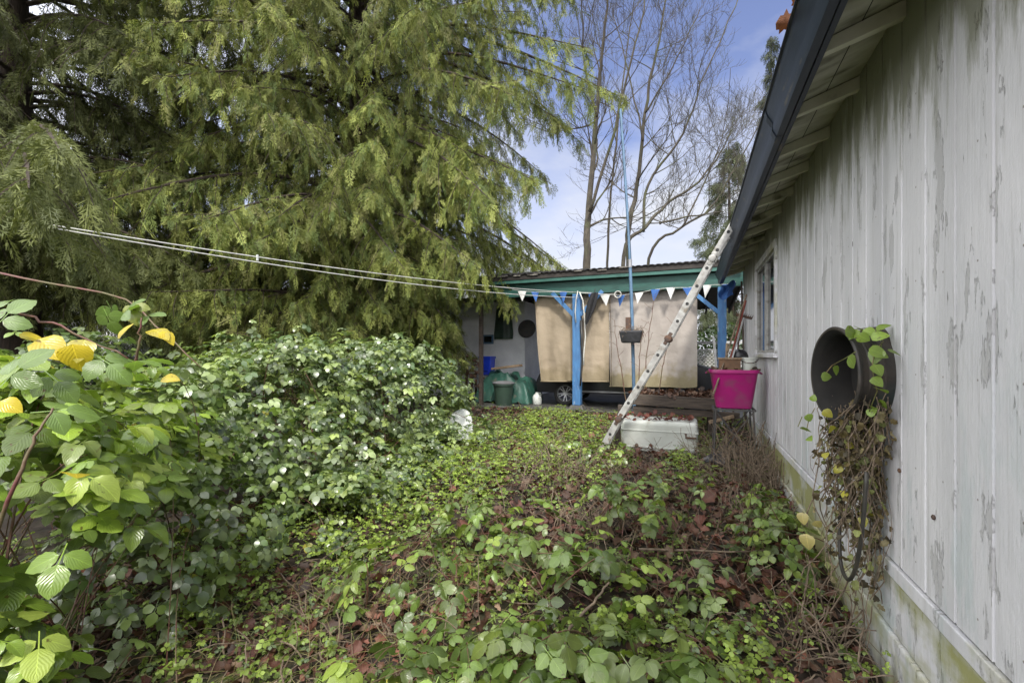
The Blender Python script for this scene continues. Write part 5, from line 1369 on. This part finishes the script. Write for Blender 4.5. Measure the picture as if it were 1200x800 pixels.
def mainprof(f): return (1 - f ** 2.6) ** .9 * (.90 + .10 * math.sin(f * 23)) * (.80 + .20 * min(1, f / .16)) + .03
b = atT(418, 440, 10.9); b.z = ground(b.x, b.y) - .05
conifer('cedar_tree', 'huge drooping olive green cedar overhanging the bramble thicket and carport roof', b, 24.0, 5.25, 1.9, 440, 16, 11, (.16, .37), CED, 3, up=.24, droop=.62, tr=.36, prof=mainprof, tipup=.12, fpow=1.6, low=(4.1, .68), weep=1.1)
b2 = atT(28, 430, 8.6); b2.z = ground(b2.x, b2.y) - .05
conifer('cedar_tree', 'darker drooping cedar that the pale clothesline cords run into', b2, 19.0, 4.5, 3.0, 240, 14, 9.5, (.18, .42), [(.125, .145, .046), (.10, .12, .04), (.155, .175, .055)], 5, up=.25, droop=.5, tr=.32, prof=mainprof, fpow=1.5, weep=1.25, reach=[LINE0 + Vector((-.15, -.05, .10)), LINE0 + Vector((-.9, -.5, .7)), CAM + (LINE0 - CAM) * .88 + Vector((-.22, -.05, .30)), CAM + (LINE0 - CAM) * .93 + Vector((-.35, .2, .75))])  # crown colours darkened, so the tree's shade is put into the foliage
b3 = atT(30, 430, 20); b3.z = .4
conifer('dark_conifer', 'dark dense conifer behind the darker cedar', b3, 8.2, 3.4, .4, 100, 10, 5, (.35, .6), [(.03, .04, .022), (.022, .03, .018)], 9, droop=.3, tr=.25)
b4 = atT(210, 430, 21); b4.z = .4
conifer('dark_conifer', 'dark conifer seen between the two big cedars', b4, 6.2, 3.2, .3, 90, 10, 5, (.35, .6), [(.03, .04, .022), (.024, .032, .02)], 10, droop=.3, tr=.22)
b5 = atT(858, 400, 24); b5.z = .4
conifer('far_conifer', 'grey green conifer behind the ladder top', b5, 12.5, 2.9, 3.0, 55, 8, 3.6, (.4, .75), [(.12, .14, .07), (.09, .11, .055)], 12, droop=.4, tr=.22, up=.15, cull=.8)
b6 = atT(905, 400, 26); b6.z = .4
conifer('far_conifer', 'slender thin topped conifer rising beside the gutter leaf', b6, 19.6, 1.5, 5.0, 60, 7, 3.2, (.4, .7), [(.06, .075, .045), (.05, .06, .035)], 13, droop=.25, tr=.18, up=.1, cull=.8)

# hedge mass behind the carport, seen through gaps
def hedge(label, c, r, N, seed):
    g = np.random.default_rng(seed); t = thing('hedge', (c[0], c[1], .35), label, 'hedge')
    v = nrm(g.normal(0, 1, (N, 3))); v[:, 2] = np.abs(v[:, 2]); P = np.array((c[0], c[1], .3)) + v * np.array(r) * (1 - .3 * g.random((N, 1)) ** 2)
    cl = Cloud(); cl.add(ROUND_LEAF, frames(g.normal(0, 1, (N, 3)), v + g.normal(0, .5, (N, 3)), g.uniform(.09, .17, N)), P, np.array((.045, .07, .028)) * g.uniform(.6, 1.4, (N, 1)))
    cl.build('foliage', M['cover'], t)
    m = MB(); 
    for k in range(5): m.tube([(c[0] + g.normal(0, .3), c[1], .2), (c[0] + g.normal(0, r[0] * .5), c[1] + g.normal(0, .3), .3 + r[2] * .7)], [.06, .02], 6)
    m.build('stem', M['bark'], t)
hedge('dark green hedge behind the lattice and the tan tarp', (-3.6, 17.5), (2.6, 1.0, 2.6), 3500, 1)
hedge('green hedge behind the lattice and the second blue post', (1.6, 18.0), (3.2, 1.0, 2.4), 3500, 2)
hedge('dark hedge filling the gap between cedar trunk and shed', (-8.5, 13.2), (2.2, 1.4, 2.9), 4200, 3)
hedge('dark hedge beneath the darker cedar', (-12.0, 9.5), (3.2, 1.4, 2.5), 4500, 4)
hedge('dark hedge along the side boundary of the yard', (-14.5, 4.0), (1.6, 3.2, 2.6), 3800, 5)

# distant house left
def far_house():
    c = atT(112, 350, 27); t = thing('far_house', (c.x, c.y, .3), 'pale distant house glimpsed between the cedars', 'house')
    MB().span((c.x - 4, c.y, .2), (c.x + 2.5, c.y + 5, 4.6)).build('wall', M['far_wall'], t)
    r = MB(); z = 4.62
    r.poly([(c.x - 4.4, c.y - .4, z), (c.x + 2.9, c.y - .4, z), (c.x + 2.9, c.y + 2.5, z + 1.6), (c.x - 4.4, c.y + 2.5, z + 1.6)]); r.poly([(c.x - 4.4, c.y + 5.4, z), (c.x + 2.9, c.y + 5.4, z), (c.x + 2.9, c.y + 2.5, z + 1.6), (c.x - 4.4, c.y + 2.5, z + 1.6)]); r.build('roof', M['far_roof'], t)
    w = MB(); w.span((c.x - .6, c.y - .04, 1.6), (c.x + .5, c.y - .002, 2.9)); w.build('window', M['glass'], t)
far_house()

# ------------------------------------------------------------------ bare trees
def bare_tree(label, limbs, T, seed, depth=4, twig=1.0):
    """limbs: list of (points in the picture's column/row at the tree's distance, start radius, end radius)"""
    g = random.Random(seed); m = MB(); tw = MB()
    def px(cx, cy, dz): return atT(640 + cx / 2.5, cy / 2.5, T + dz)
    first = limbs[0][0][0]; base = px(first[0], first[1], 0); base.z = .35
    t = thing('bare_tree', base, label, 'tree', 'bare winter trees behind the carport')
    def grow(p, d, L, r, lev):
        n = 5; pts = [p.copy()]; d = d.normalized()
        for k in range(n):
            d = (d + Vector((g.gauss(0, .13), g.gauss(0, .13), g.gauss(0, .10) + .05))).normalized(); pts.append(pts[-1] + d * L / n)
        (m if lev < 2 else tw).tube(pts, [max(.004, r * (1 - .65 * k / n)) for k in range(n + 1)], 5 if lev < 2 else 3, False)
        if lev >= depth or L < .3: return
        for k in range(2, n + 1):
            for _ in range(2 if k == n or (lev < 2 and g.random() < .5) else 1):
                if g.random() < .16: continue
                ax = Vector((g.gauss(0, 1), g.gauss(0, 1), g.gauss(0, 1))).normalized(); nd_ = (d + ax * g.uniform(.45, .95)); nd_.z += .18
                grow(pts[k], nd_, L * g.uniform(.42, .68), max(.006, r * .5), lev + 1)
    for li, (pts2, r0, r1) in enumerate(limbs):
        pts = []; off = 0
        for k, (cx, cy) in enumerate(pts2):
            off += g.gauss(0, .35) if k else 0; pts.append(px(cx, cy, off))
        if li == 0: pts.insert(0, Vector((base.x, base.y, .2)))
        q = []
        for i in range(len(pts) - 1):
            p0 = pts[max(0, i - 1)]; p1 = pts[i]; p2 = pts[i + 1]; p3 = pts[min(len(pts) - 1, i + 2)]
            for k in range(5):
                s = k / 5; q.append(.5 * ((2 * p1) + (p2 - p0) * s + (2 * p0 - 5 * p1 + 4 * p2 - p3) * s * s + (3 * p1 - p0 - 3 * p2 + p3) * s ** 3) + Vector((g.gauss(0, .02), 0, g.gauss(0, .02))))
        q.append(pts[-1]); n = len(q); m.tube(q, [(.66 if li == 0 else .58) * (r0 + (r1 - r0) * (i / (n - 1)) ** .8) for i in range(n)], 8)
        for i in range(4 if li else 9, n):
            fr = i / n
            if g.random() < .58 * twig:
                d = (q[min(n - 1, i + 1)] - q[i - 1]).normalized(); a = Vector((g.gauss(0, 1), g.gauss(0, .8), g.gauss(.3, .5))).normalized()
                grow(q[i], d * .55 + a * .8, g.uniform(1.3, 3.2) * (1.1 - .45 * fr), (r0 + (r1 - r0) * fr) * .26, 1)
    m.build('trunk', M['bare_bark'], t, smooth=True); tw.build('twigs', M['bare_bark'], t)
bare_tree('tall bare tree with mossy trunk right beside the cedar', [([(118, 770), (122, 640), (140, 430), (155, 260), (165, 150), (185, -40)], .30, .06), ([(148, 340), (112, 190), (106, 60), (100, -60)], .10, .03), ([(128, 620), (200, 380), (235, 230), (280, 60), (300, -60)], .13, .04)], 19, 1)
bare_tree('bare tree with straight trunk rising beside the blue mast', [([(243, 690), (260, 580), (280, 440), (300, 260), (330, 120), (360, -50)], .22, .05), ([(284, 410), (240, 210), (195, 40)], .08, .03), ([(290, 330), (370, 200), (450, 30)], .08, .03)], 20, 2)
bare_tree('bare tree with long arching limbs spreading over the carport roof', [([(228, 750), (290, 668), (350, 600), (430, 545), (500, 470), (545, 380)], .15, .035), ([(285, 680), (300, 540), (400, 390), (470, 210), (565, -10)], .12, .03), ([(330, 655), (420, 635), (520, 620)], .08, .03)], 18, 3)
bare_tree('bare leaning tree whose trunk slopes up behind the ladder', [([(300, 760), (390, 670), (480, 610), (560, 480), (650, 320)], .14, .03), ([(400, 665), (470, 520), (520, 380), (540, 200)], .08, .02)], 22, 4)
bare_tree('slim bare tree standing well behind the others', [([(180, 770), (190, 560), (215, 330), (240, 120), (265, -40)], .14, .04), ([(205, 420), (170, 240), (150, 60)], .06, .02)], 27, 5)

# ------------------------------------------------------------------ world, sun, camera
SUN = Vector((.30, -.62, .72)).normalized()
el = math.asin(SUN.z); az = math.atan2(SUN.x, SUN.y)
w = bpy.data.worlds.new('World'); scene.world = w; w.use_nodes = True; nt = w.node_tree; L = nt.links.new
bg = nt.nodes['Background']; bg.inputs[1].default_value = .13
sky = nt.nodes.new('ShaderNodeTexSky'); sky.sky_type = 'NISHITA'; sky.sun_disc = False; sky.sun_elevation = el; sky.sun_rotation = az; sky.air_density = 1.2; sky.dust_density = 1.5; sky.ozone_density = 2.0
tc = nt.nodes.new('ShaderNodeTexCoord'); sp = nt.nodes.new('ShaderNodeSeparateXYZ'); L(tc.outputs['Generated'], sp.inputs[0])
mp = nt.nodes.new('ShaderNodeMapping'); mp.inputs['Scale'].default_value = (1, 1, 2.2); L(tc.outputs['Generated'], mp.inputs[0])
nz = nt.nodes.new('ShaderNodeTexNoise'); nz.inputs['Scale'].default_value = 2.6; nz.inputs['Detail'].default_value = 7; nz.inputs['Roughness'].default_value = .55; L(mp.outputs[0], nz.inputs[0])
hz = nt.nodes.new('ShaderNodeMapRange'); hz.inputs[1].default_value = .02; hz.inputs[2].default_value = .62; hz.inputs[3].default_value = .44; hz.inputs[4].default_value = -.10; L(sp.outputs[2], hz.inputs[0])
ad = nt.nodes.new('ShaderNodeMath'); ad.operation = 'ADD'; L(nz.outputs[0], ad.inputs[0]); L(hz.outputs[0], ad.inputs[1])
cr = nt.nodes.new('ShaderNodeMapRange'); cr.inputs[1].default_value = .46; cr.inputs[2].default_value = .86; L(ad.outputs[0], cr.inputs[0])
mx = nt.nodes.new('ShaderNodeMix'); mx.data_type = 'RGBA'; L(cr.outputs[0], mx.inputs[0]); sk = nt.nodes.new('ShaderNodeVectorMath'); sk.operation = 'MULTIPLY'; L(sky.outputs[0], sk.inputs[0]); sk.inputs[1].default_value = (1.62, 1.36, 1.56); L(sk.outputs[0], mx.inputs[6]); mx.inputs[7].default_value = (6.9, 7.1, 7.6, 1)
gl = nt.nodes.new('ShaderNodeVectorMath'); gl.operation = 'DOT_PRODUCT'; L(tc.outputs['Generated'], gl.inputs[0]); gl.inputs[1].default_value = Vector((-.28, -.55, .78)).normalized()  # bright lobe added to the unseen sky behind the camera for more light
gr = nt.nodes.new('ShaderNodeMapRange'); gr.interpolation_type = 'SMOOTHSTEP'; gr.inputs[1].default_value = .05; gr.inputs[2].default_value = .95; L(gl.outputs['Value'], gr.inputs[0])
gm = nt.nodes.new('ShaderNodeMix'); gm.data_type = 'RGBA'; L(gr.outputs[0], gm.inputs[0]); L(mx.outputs[2], gm.inputs[6]); gm.inputs[7].default_value = (26.5, 26.5, 27, 1)
L(gm.outputs[2], bg.inputs[0])
sl = bpy.data.lights.new('sun', 'SUN'); sl.energy = 3.8; sl.angle = R(7); sl.color = (1, .96, .88)
so = link(bpy.data.objects.new('sun', sl)); so.rotation_euler = (-SUN).to_track_quat('-Z', 'Y').to_euler(); so.location = (5, -5, 12)
cd = bpy.data.cameras.new('camera'); cam = link(bpy.data.objects.new('camera', cd)); cam.location = CAM
cam.rotation_euler = (R(90), 0, TH); cd.sensor_width = 36; cd.lens = FPX * 36 / 1200; cd.shift_y = (HOR - 400) / 1200
cd.clip_start = .05; cd.clip_end = 1000
scene.camera = cam
scene.view_settings.view_transform = 'Standard'; scene.view_settings.look = 'None'; scene.view_settings.exposure = 0
scene.cycles.max_bounces = 8; scene.cycles.transparent_max_bounces = 8
